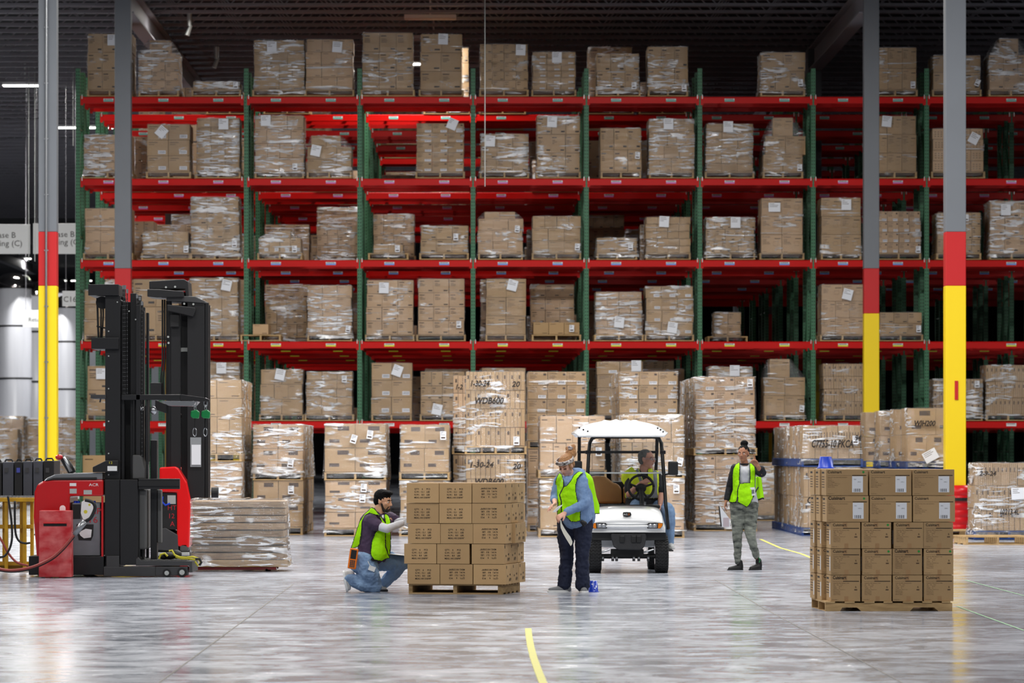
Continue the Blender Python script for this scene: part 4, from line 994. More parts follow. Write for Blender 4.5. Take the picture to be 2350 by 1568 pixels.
B('side_rail', 317, 412, 1099, 1123, .02, .12, M_black); B('side_rail', 317, 412, 1105, 1116, .0, .02, M_black2, bev=.002)
B('backrest', 315, 334, 1124, 1262, .1, .95, M_gpad, bev=.02); B('inner_post', 341, 356, 1010, 1285, .3, .5, M_black); B('inner_pad', 357, 366, 1125, 1248, .3, .5, M_gpad, bev=.01)
PR('platform', [(312, 1284), (317, 1279), (322, 1287), (441, 1288), (442, 1314), (434, 1314), (434, 1299), (312, 1299)], -.01, 1.0, M_dgrey, bev=.004)
m = MB()
for i in range(28): m.box(fx(325+i*3.8), fx(327+i*3.8), Y0+.0, Y0+.98, fz(1287), fz(1285.5))
m.build('floor_mat', M_gpad, T1)
B('outrigger', 238, 357, 1301, 1323, -.02, .22, M_dgrey); B('outrigger', 357, 431, 1301, 1321, -.02, .2, M_dgrey)
for x, r_ in ((383, .05), (418, .058)): 
    w_ = MB().cyl((fx(x), Y0-.03, r_), (fx(x), Y0+.1, r_), r_, n=20).build('wheel', M_black2, T1); MB().cyl((fx(x), Y0-.034, r_), (fx(x), Y0-.03, r_), r_*.55, n=14).build('hub', M_clip, w_)
for x, dd in ((95, .1), (200, .1)): MB().cyl((fx(x), Y0+dd, .08), (fx(x), Y0+dd+.8, .08), .08, n=18).build('wheel', M_black2, T1)
# lanyard reels hanging from the overhead arm
for x, lb, dd in ((446, 'green fall-arrest reel hanging from the truck arm, left one', .12), (470, 'green fall-arrest reel hanging from the truck arm, right one', .16)):
    t = thing('lanyard_reel', lb, 'lanyard reel', (fx(x), Y0+dd, fz(950)))
    PRM = [(fx(x-10), fz(955)), (fx(x-9), fz(943)), (fx(x+4), fz(940)), (fx(x+11), fz(946)), (fx(x+9), fz(961)), (fx(x-6), fz(960))]
    MB().prism(PRM, Y0+dd-.04, Y0+dd+.04).build('reel_case', M_greenp, t, bevel=.012)
    m = MB(); 
    def oval(cx_, cz_, a_, b_, r_): m.tube([(cx_+a_*math.cos(k*PI/6), Y0+dd, cz_+b_*math.sin(k*PI/6)) for k in range(13)], r_, 6)
    oval(fx(x), fz(924), .02, .055, .006); oval(fx(x), fz(936), .012, .03, .005); m.build('top_hook', M_steel, t)
    MB().cyl((fx(x), Y0+dd, fz(961)), (fx(x), Y0+dd, fz(984)), .007, n=6).build('strap', M_black2, t)
    m = MB(); oval(fx(x-1), fz(992), .022, .05, .006); m.build('carabiner', M_steel, t)
# harness lying on the platform
t = thing('safety_harness', 'black and yellow safety harness lying on the truck platform', 'harness', (fx(400), Y0+.3, fz(1287)))
MB().ball((fx(385), Y0+.3, fz(1277)), (.10, .09, .045)).ball((fx(400), Y0+.32, fz(1274)), (.07, .07, .055)).ball((fx(372), Y0+.28, fz(1280)), (.06, .05, .03)).build('pad', M_black2, t, smooth=True)
for pts in ([(362, 1284), (366, 1274), (375, 1271), (382, 1278)], [(385, 1266), (392, 1264), (398, 1275), (410, 1280), (424, 1281), (440, 1279), (452, 1283), (458, 1292), (452, 1300), (445, 1290)], [(400, 1279), (415, 1284), (432, 1284), (446, 1286)]):
    MB().tube([(fx(a), Y0+.2, fz(c)) for a, c in pts], .013, 6).build('webbing', M_ytext, t)
MB().tube([(fx(a), Y0+.19, fz(c)) for a, c in ((446, 1284), (456, 1284), (460, 1292), (455, 1299))], .016, 6).build('buckle', M_black2, t)

# ---- second truck
T2Y = 55.6; f2x, f2z, _ = plane(T2Y); F2 = (f2x, f2z)
T2 = thing('lift_truck', 'bright red truck with broad black mast facing the wrapped stack', 'lift truck', (f2x(420), T2Y, 0))
for (a, c, top, d0, d1) in ((377, 384, 688, .3, .4), (384, 391, 688, .2, .3), (391, 412, 700, .12, .24), (413, 428, 690, .3, .42), (429, 468, 690, .08, .2), (468.5, 477, 694, .15, .26)):
    m = MB().box(f2x(a), f2x(c), T2Y+d0, T2Y+d1, f2z(1148), f2z(top)); m.build('mast_rail', M_black, T2, bevel=.004)
for (a, c, top) in ((380, 412, 700), (429, 472, 695)): MB().box(f2x(a), f2x(c), T2Y+.9, T2Y+1.0, f2z(1148), f2z(top)).build('mast_rail', M_black, T2, bevel=.004)
PR('mast_crosshead', [(341, 645), (420, 640), (430, 645), (433, 688), (426, 688), (423, 663), (341, 663)], .1, .8, M_black, T2, f=F2)
PR('mast_crosshead', [(338, 664), (365, 664), (421, 669), (422, 682), (360, 683), (338, 681)], .0, .7, M_black, T2, f=F2)
PR('mast_crosshead', [(381, 678), (447, 680), (470, 691), (470, 696), (381, 690)], .06, .9, M_dgrey, T2, f=F2)
PR('tilt_bracket', [(383, 699), (448, 706), (449, 712), (443, 727), (384, 713)], .0, .08, M_black, T2, f=F2)
for x in (369, 374): MB().tube([(f2x(x), T2Y+.3, f2z(686)), (f2x(x), T2Y+.3, f2z(830)), (f2x(x-4), T2Y+.3, f2z(870)), (f2x(x-2), T2Y+.3, f2z(905))], .012, 6).build('hydraulic_hose', M_black2, T2)
m = MB()
for bx, by in ((401, 658), (380, 659), (443, 698), (422, 697), (385, 773), (386, 787), (410, 1104)): m.cyl((f2x(bx), T2Y+.06, f2z(by)), (f2x(bx), T2Y+.085, f2z(by)), .014, n=8)
m.build('bolt', M_clip, T2)
MB().box(f2x(412), f2x(427), T2Y+.28, T2Y+.3, f2z(806), f2z(797)).build('cable_tie', M_clip, T2)
B('control_box', 390, 410, 722, 750, .06, .12, M_black2, T2, f=F2); B('carriage', 342, 368, 878, 906, .2, .5, M_black, T2, f=F2)
PR('carriage_arm', [(352, 918), (400, 935), (412, 952), (412, 960), (352, 940)], .3, .5, M_black, T2, f=F2)
p_ = MB().box(f2x(436), f2x(461), T2Y+.062, T2Y+.066, f2z(1072), f2z(1004), 0); p_.build('document_pouch', mat('clear pouch', (150, 154, 158), .2, spec=.8), T2)
MB().box(f2x(439), f2x(460), T2Y+.055, T2Y+.06, f2z(1067), f2z(1021)).build('hanging_document', M_paper, T2)
PR('body_cover', [(366, 1073), (403, 1071), (410, 1076), (429, 1107), (438, 1150), (434, 1258), (406, 1254), (406, 1131), (366, 1130)], .0, .95, mat('bright truck red', (232, 16, 20), .28, spec=.6, coat=.3), T2, bev=.02, f=F2)
b2 = B('battery', 366, 406, 1131, 1216, .03, .9, M_black2, T2, f=F2)
m = MB(); 
for tx, x, y in (('HT', 385, 1171), ('12', 388, 1190), ('A', 390, 1208)): m.text(tx, f2x(x), f2z(y), T2Y+.025, .065, 0)
m.build('stencil_number', M_redtext, b2)
MB().box(f2x(384), f2x(403), T2Y+.02, T2Y+.03, f2z(1157), f2z(1137)).build('warning_panel', M_clip, b2)
MB().tube([(f2x(373), T2Y+.0, f2z(1140)), (f2x(372), T2Y-.01, f2z(1152)), (f2x(380), T2Y-.02, f2z(1160)), (f2x(390), T2Y, f2z(1156))], .012, 6).build('battery_cable', M_blue, b2)
PR('lower_cover', [(352, 1216), (380, 1212), (408, 1228), (410, 1266), (352, 1262)], .0, .9, M_dgrey, T2, f=F2); B('chassis', 345, 434, 1262, 1296, .05, .95, M_black, T2, f=F2)
B('seat_cushion', 412, 433, 1246, 1268, .0, .6, M_gpad, T2, bev=.03, f=F2); B('step_plate', 350, 434, 1268, 1276, -.02, .95, M_clip, T2, f=F2)
for x in (375, 420): MB().cyl((f2x(x), T2Y+.1, .07), (f2x(x), T2Y+.9, .07), .07, n=18).build('wheel', M_black2, T2)
yF = Yw; fo = MB().box(-.0, 1.25, .12, .30, .018, .052).box(0, 1.25, .68, .86, .018, .052); fo.v = [(a+(f2x(428)+.02), b+yF, c) for a, b, c in fo.v]; fo.build('fork', M_tred, T2, bevel=.004)
for x in (f2x(428)+1.15,): MB().cyl((x, yF+.12, .018), (x, yF+.86, .018), .018, n=12).build('fork_roller', M_black2, T2)
MB().cyl((f2x(484), T2Y+.1, f2z(1131)), (f2x(500), T2Y+.1, f2z(1131)), .07, n=18).build('drive_motor', M_black2, T2)

# ---------------------------------------------------------------- red cabinet, battery row, yellow stand, charging cable
gx_, gz_, _ = plane(50.6)
t = thing('charger_cabinet', 'scuffed red steel cabinet with a slot handle in front of the truck', 'cabinet', (gx_(126), 50.6, 0))
MB().prism([(gx_(89), 0.012), (gx_(90), gz_(1172)), (gx_(163), gz_(1172)), (gx_(164), .012)], 50.6, 50.85).build('cabinet_body', M_tred2, t, bevel=.006)
MB().box(gx_(100), gx_(153), 50.57, 50.6, gz_(1202), gz_(1199)).build('handle', M_tred, t, bevel=.004); MB().box(gx_(100), gx_(153), 50.596, 50.602, gz_(1208), gz_(1202)).build('slot', M_black2, t)
m = MB().box(gx_(103), gx_(116), 50.62, 50.8, 0, .02).box(gx_(135), gx_(148), 50.62, 50.8, 0, .02); m.build('foot', M_tred, t)
m = MB().lathe([(0, 0), (.035, 0)], 20); MB().prism([(gx_(135)+.035+.035*math.cos(a*PI/8), gz_(1167)+.035*math.sin(a*PI/8)) for a in range(9)]+[(gx_(135), gz_(1173)), (gx_(135)+.07, gz_(1173))], 50.7, 50.71).build('hanging_tab', M_white, t)
by, bz_, _ = plane(54.2)
M_batd = mat('dark battery case', (74, 76, 84), .45, noise=.3, nscale=5)
xs = (-60, -14, 6, 33, 53, 76, 100, 126)
for i in range(7):
    if i in (1, 4): pass
    a, c = xs[i], xs[i+1]-2; yt = 1062-i*.7; dark = i in (1, 3, 6)
    t = thing('forklift_battery', ('dark' if dark else 'grey')+' industrial battery on the yellow stand, %s from the left edge' % ORD[i], 'battery', (by(a), 54.2, 0), 'row of truck batteries')
    MB().box(by(a), by(c), 54.2, 55.0, bz_(1142), bz_(yt)).build('battery_case', M_black2 if dark else M_batd, t, bevel=.01)
    m = MB().tube([(by(a+3), 54.3, bz_(yt)), (by(a+6), 54.3, bz_(yt-5)), (by(c-6), 54.3, bz_(yt-5)), (by(c-3), 54.3, bz_(yt))], .012, 6); m.build('battery_cable', M_black2, t)
    MB().box(by(a+5), by(min(a+13, c-3)), 54.194, 54.2, bz_(1085), bz_(1074)).build('rating_sticker', mat('blue sticker', (70, 80, 170), .5) if i == 3 else M_dgrey, t)
yy_, yz_, _ = plane(53.6)
M_ystand = mat('worn yellow steel', (206, 158, 22), .5, noise=.5, nscale=5, rgb2=(120, 84, 20))
t = thing('battery_stand', 'worn yellow steel roller stand carrying the batteries at left edge', 'stand', (yy_(20), 53.6, 0))
MB().box(yy_(-80), yy_(79), 53.6, 55.1, yz_(1152), yz_(1143)).build('top_rail', M_ystand, t, bevel=.004)
for i, x in enumerate((-40, 2, 10, 42, 52, 66)): MB().box(yy_(x), yy_(x+7), 53.62+.15*(i % 2), 53.72+.15*(i % 2), 0.01, yz_(1152)).build('leg', M_ystand, t, bevel=.003)
for y in (1205, 1290): MB().box(yy_(-80), yy_(74), 53.7, 53.78, yz_(y+9), yz_(y)).build('cross_rail', M_ystand, t, bevel=.003)
MB().box(yy_(-80), yy_(76), 53.75, 54.9, .01, .07).build('drip_tray', M_ystand, t)
for x in range(-70, 76, 9): MB().cyl((yy_(x), 53.65, yz_(1142)), (yy_(x), 55.0, yz_(1142)), .02, n=8).build('roller', M_steel, t)
def cable(nm, pts, r, m, lb, cat='cable'):
    q = [];      # smooth the polyline
    P_ = [Vector(p) for p in pts]
    for i in range(len(P_)-1):
        a, b, c, d = P_[max(i-1, 0)], P_[i], P_[i+1], P_[min(i+2, len(P_)-1)]
        for k in range(6):
            u = k/6; q.append(.5*((2*b)+(c-a)*u+(2*a-5*b+4*c-d)*u*u+(3*b-a-3*c+d)*u**3))
    q.append(P_[-1]); o = MB().tube(q, r, 8).alone(nm, m, q[0], smooth=True); return tag(o, lb, cat)
M_cabr = mat('dull red cable', (150, 62, 56), .5)
cxp = [(-20, 1298), (10, 1307), (40, 1308), (80, 1300), (120, 1281), (145, 1260), (160, 1243), (172, 1228)]
cable('charging_cable', [(gx_(a), 50.45, gz_(c)) for a, c in cxp], .016, M_cabr, 'thick red charging cable looping up to the truck battery')
cable('charging_cable', [(gx_(a), 50.48, gz_(c+3)) for a, c in cxp], .014, M_black2, 'black charging cable running under the red one')
o = MB().cyl((gx_(174), 50.46, gz_(1226)), (gx_(197), 50.46, gz_(1196)), .034, .04, 14).alone('charging_plug', M_hood, (gx_(185), 50.46, gz_(1210)), smooth=True); tag(o, 'grey charging plug on the cable in front of the battery', 'plug')
cable('battery_lead', [(gx_(a), 50.6, gz_(c)) for a, c in ((197, 1196), (207, 1190), (214, 1178), (218, 1165), (214, 1155), (205, 1150), (195, 1148))], .02, M_black2, 'black lead curving from the plug up to the battery top')
for i, pts in enumerate((((21, 1138), (26, 1170), (30, 1205), (30, 1240), (22, 1265), (8, 1278), (-20, 1276)), ((-10, 1215), (8, 1245), (20, 1268), (40, 1290), (66, 1298)), ((35, 1150), (35, 1190), (37, 1225), (45, 1242), (58, 1247), (70, 1246)))):
    cable('hanging_lead', [(yy_(a), 53.45+.05*i, yz_(c)) for a, c in pts], .014, M_black2 if i != 1 else M_cabr, ('black lead looping in front of the yellow stand', 'red lead drooping to the floor under the yellow stand', 'short dark lead at the right end of the yellow stand')[i])

# ================================================================ golf cart
CY = 52.6; kx, kz, ks = plane(CY)
def cu(u): return 1300+u/3.92
def cv(v): return 940+v/3.92
def KX(u): return kx(cu(u))
def KZ(v): return kz(cv(v))
M_cart = mat('white cart body', (240, 241, 242), .22, spec=.6, coat=.5)
M_seat = mat('tan vinyl', (176, 128, 76), .45, bump=.1)
M_tube = mat('black powder-coated tube', (14, 14, 16), .35)
M_tyre = mat('tyre rubber', (34, 34, 36), .8)
cx = KX(545)
G = thing('golf_cart', 'white golf cart with black frame facing the camera', 'golf cart', (cx, CY, 0))
# front cowl: lofted sections from the nose back to the windscreen
def loft(secs, m, nm, T, smooth=True, closed=True, bev=0):
    mb = MB(); n = len(secs[0]); v = [p for s in secs for p in s]
    f = [(k*n+i, k*n+(i+1) % n, (k+1)*n+(i+1) % n, (k+1)*n+i) for k in range(len(secs)-1) for i in range(n)]
    f += [tuple(range(n-1, -1, -1)), tuple(range((len(secs)-1)*n, len(secs)*n))]
    mb.add(v, f); return mb.build(nm, m, T, smooth=smooth, bevel=bev)
def sec(y, hw, zb, zt, crown, zsh, k=13):
    """cowl cross-section: half width hw at the bottom, shoulder height zsh, crowned top"""
    pts = [(cx-hw, y, zb), (cx-hw*1.0, y, zb+(zsh-zb)*.5)]
    for i in range(k):
        a = PI-PI*i/(k-1); e = .72
        px_ = math.copysign(abs(math.cos(a))**e, math.cos(a)); pz_ = abs(math.sin(a))**.8
        pts.append((cx+hw*.93*px_, y, zsh+(zt-zsh)*pz_))
    pts += [(cx+hw, y, zb+(zsh-zb)*.5), (cx+hw, y, zb)]
    return pts
zb_ = KZ(1108); S = [sec(CY+.03, .44, zb_+.015, KZ(1040), 0, KZ(1075)), sec(CY+.0, .465, zb_, KZ(1010), 0, KZ(1060)), sec(CY+.04, .475, zb_, KZ(965), 0, KZ(1030)), sec(CY+.12, .478, zb_, KZ(925), 0, KZ(990)), sec(CY+.25, .475, zb_, KZ(895), 0, KZ(950)), sec(CY+.45, .46, zb_+.02, KZ(872), 0, KZ(915)), sec(CY+.62, .44, zb_+.06, KZ(866), 0, KZ(900))]
loft(S, M_cart, 'cowl', G)
for i, v_ in enumerate((997, 1022, 1047)):
    m = MB().tube([(cx-.33*.95+.02*i, CY-.0+(.05-.025*i), KZ(v_)), (cx-.25, CY-.012+(.045-.02*i), KZ(v_+4)), (cx, CY-.018+(.045-.02*i), KZ(v_+6)), (cx+.25, CY-.012+(.045-.02*i), KZ(v_+4)), (cx+.33*.95-.02*i, CY+(.05-.025*i), KZ(v_))], .013, 8); m.build('grille_rib', M_cart, G, smooth=True)
m = MB().prism([(cx-.045*.9-.01, KZ(946)), (cx-.045, KZ(930)+.005), (cx, KZ(924)), (cx+.045, KZ(930)+.005), (cx+.055, KZ(946)), (cx+.045, KZ(958)), (cx, KZ(966)), (cx-.045, KZ(958))], CY+.02, CY+.12); em = m.build('emblem', M_black2, G, bevel=.003)
m = MB(); m.text('AG', cx-.045, KZ(952), CY+.016, .022, 0, wide=1.2); m.text('Z', cx+.012, KZ(952), CY+.016, .022, 1, wide=1.2); m.build('emblem_lettering', [M_white, M_orange], em)
M_lens = mat('clear headlamp', (190, 192, 196), .12, metal=.7); M_amber = mat('amber lens', (236, 130, 16), .25)
for sg in (-1, 1):
    def q(u): return cx+sg*(KX(u)-cx)
    poly = [(q(727), KZ(1072)), (q(725), KZ(1040)), (q(735), KZ(1022)), (q(800), KZ(1018)), (q(868), KZ(1022)), (q(866), KZ(1045)), (q(845), KZ(1072))]
    if sg < 0: poly = poly[::-1]
    hl = MB().prism(poly, CY-.012, CY+.06).build('headlamp', M_black2, G, bevel=.004)
    MB().prism([(a*1+0, c) for a, c in [(q(735), KZ(1066)), (q(733), KZ(1034)), (q(818), KZ(1026)), (q(812), KZ(1066))][::sg]], CY-.018, CY-.012).build('lens', M_lens, hl)
    for u_ in (755, 790): MB().ball((q(u_), CY-.014, KZ(1046)), (.022, .012, .022), 12).build('bulb', M_steel, hl, smooth=True)
    MB().prism([(q(822), KZ(1070)), (q(826), KZ(1024)), (q(864), KZ(1026)), (q(860), KZ(1048)), (q(842), KZ(1070))][::sg], CY-.02, CY-.012).build('indicator_lens', M_amber, hl)
# bumper, axle, under-gear
bp_ = [(KX(400), KZ(1118)), (KX(715), KZ(1118)), (KX(722), KZ(1150)), (KX(700), KZ(1240)), (KX(670), KZ(1266)), (KX(460), KZ(1262)), (KX(425), KZ(1235)), (KX(402), KZ(1150))]
MB().prism(bp_, CY-.01, CY+.2).build('bumper', mat('textured black plastic', (52, 52, 54), .75, bump=.4, bscale=120), G, bevel=.02, seg=3)
for u in (500, 605, 650): MB().box(KX(u-22), KX(u+22), CY-.03, CY-.005, KZ(1200), KZ(1135)).build('bumper_rib', M_black2, G, bevel=.01)
MB().box(KX(228), KX(900), CY+.08, CY+1.9, KZ(1180), KZ(1110)).build('underbody', M_black2, G, bevel=.01)
MB().cyl((KX(300), CY+.25, KZ(1325)), (KX(820), CY+.25, KZ(1325)), .03).build('axle', M_black, G)
MB().box(KX(405), KX(700), CY+.15, CY+.35, KZ(1330), KZ(1260)).build('axle_carrier', M_black2, G, bevel=.01)
for u in (330, 420, 455, 610, 655, 740): 
    MB().box(KX(u-12), KX(u+12), CY+.12, CY+.2, KZ(1368), KZ(1322)).build('suspension_bracket', M_dgrey, G, bevel=.004); MB().cyl((KX(u), CY+.1, KZ(1340)), (KX(u), CY+.13, KZ(1340)), .012, n=8).build('bolt', M_steel, G)
for u0, u1 in ((315, 395), (700, 790)): MB().tube([(KX(u0), CY+.15, KZ(1290)), (KX((u0+u1)/2), CY+.15, KZ(1275)), (KX(u1), CY+.15, KZ(1262))], .012, 8).build('steering_link', M_steel, G)
for a_, y_ in ((258, CY+.02), (862, CY+.02), (255, CY+1.65), (845, CY+1.65)):
    r = .228; x_ = KX(a_); w = .165
    wm = MB().cyl((0, 0, 0), (0, 0, .001), .001)
    prof = [(r*.55, -w*.5), (r*.86, -w*.5), (r*.97, -w*.42), (r, -w*.25), (r, w*.25), (r*.97, w*.42), (r*.86, w*.5), (r*.55, w*.5)]
    M = Matrix.Translation((x_, y_+r, r)) @ Matrix.Rotation(PI/2, 4, 'Y')
    tm = MB().lathe(prof, 36, 0, M)
    for k in range(36):
        for ln in range(-3, 4):
            a = 2*PI*(k+(.25 if ln % 2 else .5)*1)/36; R_ = M @ Matrix.Rotation(a, 4, 'Z')
            tm.box(r-.006, r+.007, -.014, .012, ln*w*.135-.0085, ln*w*.135+.0085, 0, R_)
    wh = tm.build('wheel', M_tyre, G, smooth=False)
    MB().lathe([(0, w*.3), (r*.5, w*.42), (r*.56, w*.5), (r*.56, -w*.5), (0, -w*.42)], 24, 0, M).build('rim', M_cart, wh, smooth=False)
# frame tubes, windscreen, roof
RYf = CY+.42; RYb = CY+1.75
MB().tube([(KX(925), RYf-.16, KZ(1080)), (KX(905), RYf-.05, KZ(860)), (KX(890), RYf, KZ(600)), (KX(876), RYf+.05, KZ(385)), (KX(868), RYf+.08, KZ(300)), (KX(850), RYf+.09, KZ(262)), (KX(815), RYf+.1, KZ(246)), (KX(275), RYf+.1, KZ(246)), (KX(240), RYf+.09, KZ(262)), (KX(220), RYf+.08, KZ(300)), (KX(210), RYf+.05, KZ(385)), (KX(198), RYf, KZ(600)), (KX(190), RYf-.05, KZ(880))], .022, 12).build('front_frame', M_tube, G, smooth=True)
for u in (882, 204): MB().box(KX(u)-.035, KX(u)+.035, RYf+.02, RYf+.09, KZ(402), KZ(368)).build('frame_clamp', M_tube, G, bevel=.008)
kxb, kzb, _ = plane(RYb)
def bx_(u): return kxb(cu(u))
def bz2(v): return kzb(cv(v))
MB().tube([(bx_(112), RYb, bz2(640)), (bx_(116), RYb, bz2(230))], .021, 10).build('rear_post', M_tube, G); MB().tube([(bx_(800), RYb, bz2(640)), (bx_(812), RYb, bz2(385)), (bx_(815), RYb, bz2(250))], .021, 10).build('rear_post', M_tube, G)
MB().tube([(bx_(116), RYb, bz2(384)), (bx_(812), RYb, bz2(384))], .018, 10).build('rear_crossbar', M_tube, G)
for u in (125, 800): MB().box(bx_(u)-.04, bx_(u)+.04, RYb-.03, RYb+.03, bz2(396), bz2(372)).build('frame_clamp', M_tube, G, bevel=.006)
M_glass = bpy.data.materials.new('windscreen acrylic'); M_glass.use_nodes = True
_n = M_glass.node_tree.nodes; _l = M_glass.node_tree.links; _n.remove(_n['Principled BSDF'])
_t = _n.new('ShaderNodeBsdfTransparent'); _t.inputs[0].default_value = (.86, .87, .87, 1); _g = _n.new('ShaderNodeBsdfGlossy'); _g.inputs['Roughness'].default_value = .03; _fr = _n.new('ShaderNodeFresnel'); _fr.inputs[0].default_value = 1.45
_mx = _n.new('ShaderNodeMixShader'); _l.new(_fr.outputs[0], _mx.inputs[0]); _l.new(_t.outputs[0], _mx.inputs[1]); _l.new(_g.outputs[0], _mx.inputs[2]); _l.new(_mx.outputs[0], _n['Material Output'].inputs['Surface'])
MB().box(KX(212), KX(878), RYf+.045, RYf+.052, KZ(572), KZ(300)).build('upper_windscreen', M_glass, G)
m = MB(); M = Matrix.Translation((0, RYf+.03, KZ(575))) @ Matrix.Rotation(math.radians(-14), 4, 'X'); m.box(KX(205), KX(892), 0, .006, -(KZ(575)-KZ(862)), 0, 0, M); m.build('lower_windscreen', M_glass, G)
MB().box(KX(200), KX(890), RYf+.025, RYf+.05, KZ(580), KZ(566)).build('windscreen_hinge', mat('clear acrylic edge', (176, 180, 180), .2), G, bevel=.004)
# roof shell: shallow dome with ribs
rx0, rx1 = KX(68), KX(935); rcx = (rx0+rx1)/2; hw = (rx1-rx0)/2; y0r = CY+.18; y1r = CY+2.0; zr0 = KZ(232); zr1 = KZ(96)
mb = MB(); NX, NY = 33, 12; v = []; f = []
def rz_(u, w_):
    a = max(0, 1-abs(u)**2.4)**.55; c = min(1, (1-abs(w_)**3.0)*1.2); z = zr0+(zr1-zr0)*a*max(0, c)
    for k, rc in enumerate((-.32, -.10, .12, .30)):
        z += .018*math.exp(-((u-rc)/.05)**2)*max(0, c)*(1 if abs(w_) < .9 else 0)
    return z+(.03*max(0, abs(u)-.85)/.15 if abs(u) > .85 else 0)*0
for j in range(NY+1):
    w_ = -1+2*j/NY
    for i in range(NX+1):
        u = -1+2*i/NX; ins = 1-.05*abs(w_)**4
        v.append((rcx+hw*u*ins, (y0r+y1r)/2+(y1r-y0r)/2*w_*(1-.10*abs(u)**4), rz_(u, w_)+(-.0 if abs(u) < .97 else KZ(190)-zr0-.02)))
n1 = len(v); v += [(a, b, c-.022) for a, b, c in v]
for j in range(NY):
    for i in range(NX): k = j*(NX+1)+i; f += [(k, k+1, k+NX+2, k+NX+1), (n1+k+NX+1, n1+k+NX+2, n1+k+1, n1+k)]
for i in range(NX): f += [(i+1, i, n1+i, n1+i+1), (NY*(NX+1)+i, NY*(NX+1)+i+1, n1+NY*(NX+1)+i+1, n1+NY*(NX+1)+i)]
for j in range(NY): a = j*(NX+1); b = (j+1)*(NX+1); f += [(a, b, n1+b, n1+a), (b+NX, a+NX, n1+a+NX, n1+b+NX)]
mb.add(v, f); mb.build('roof', M_cart, G, smooth=True)
for u, v_ in ((120, 165), (156, 182), (195, 196), (826, 168), (852, 183), (876, 201)): MB().ball((KX(u), y0r+.02, KZ(v_)), .012, 8).build('roof_bolt', M_black2, G)
for u in (130, 168): MB().cyl((KX(u), y0r+.1, KZ(252)), (KX(u), y0r+.1, KZ(225)), .018, n=8).build('roof_grommet', M_black2, G)
# mirrors
for u0, u1, v0, v1, ax in ((70, 148, 464, 545, 185), (928, 1018, 468, 592, 895)):
    mi = MB().box(KX(u0), KX(u1), RYf-.05, RYf+.01, KZ(v1), KZ(v0)).build('side_mirror', M_black2, G, bevel=.018, seg=3)
    MB().tube([(KX(ax), RYf+.02, KZ(590)), (KX((u0+u1)/2), RYf-.01, KZ(v1-20))], .012, 8).build('mirror_arm', M_black2, mi)
# seat, dash, steering wheel
mb = MB(); sp = [(KX(205), KZ(860)), (KX(206), KZ(700)), (KX(212), KZ(640)), (KX(235), KZ(612)), (KX(290), KZ(602)), (KX(370), KZ(606)), (KX(410), KZ(630)), (KX(455), KZ(665)), (KX(500), KZ(680)), (KX(530), KZ(720)), (KX(535), KZ(860))]
MB().prism(sp, CY+1.35, CY+1.47).build('seat_back', M_seat, G, bevel=.03, seg=4)
sp2 = [(KX(545), KZ(860)), (KX(545), KZ(720)), (KX(580), KZ(660)), (KX(700), KZ(615)), (KX(820), KZ(640)), (KX(835), KZ(860))]
MB().prism(sp2, CY+1.36, CY+1.48).build('seat_back', M_seat, G, bevel=.03, seg=4)
MB().box(KX(205), KX(850), CY+.92, CY+1.4, .72, .83).build('seat_cushion', M_seat, G, bevel=.03, seg=4); MB().box(KX(212), KX(845), CY+.95, CY+1.75, .3, .715).build('seat_box', M_cart, G, bevel=.02)
MB().box(KX(215), KX(850), CY+1.5, CY+1.9, .62, KZ(612)-.06).build('rear_bin', M_black2, G, bevel=.02)
MB().box(KX(275), KX(310), CY+1.345, CY+1.352, KZ(838), KZ(822)).build('seat_badge', M_inkd, G)
MB().box(KX(235), KX(860), CY+.5, CY+.66, KZ(900), KZ(862)).build('dashboard', M_black2, G, bevel=.02)
MB().box(KX(225), KX(865), CY+.1, CY+1.0, KZ(1110), KZ(1095)).build('floor_pan', M_black2, G)
sw = MB().tube([(KX(693)+.158*math.cos(a*PI/16), CY+.75+.06*math.sin(a*PI/16), KZ(705)+.15*math.sin(a*PI/16)) for a in range(33)], .016, 10).build('steering_wheel', M_black2, G, smooth=True)
MB().ball((KX(690), CY+.75, KZ(715)), (.07, .03, .06)).build('wheel_hub', M_black2, sw, smooth=True)
for a in (.9*PI, .1*PI, 1.35*PI, 1.65*PI): MB().cyl((KX(690), CY+.75, KZ(715)), (KX(693)+.15*math.cos(a), CY+.75+.05*math.sin(a), KZ(705)+.14*math.sin(a)), .013, n=8).build('spoke', M_black2, sw)
MB().cyl((KX(700), CY+.6, KZ(880)), (KX(690), CY+.74, KZ(720)), .03, n=12).build('steering_column', M_black2, G)
MB().cyl((KX(722), CY+.52, KZ(868)), (KX(722), CY+.52, KZ(835)), .014, n=8).build('key_switch', M_steel, G)
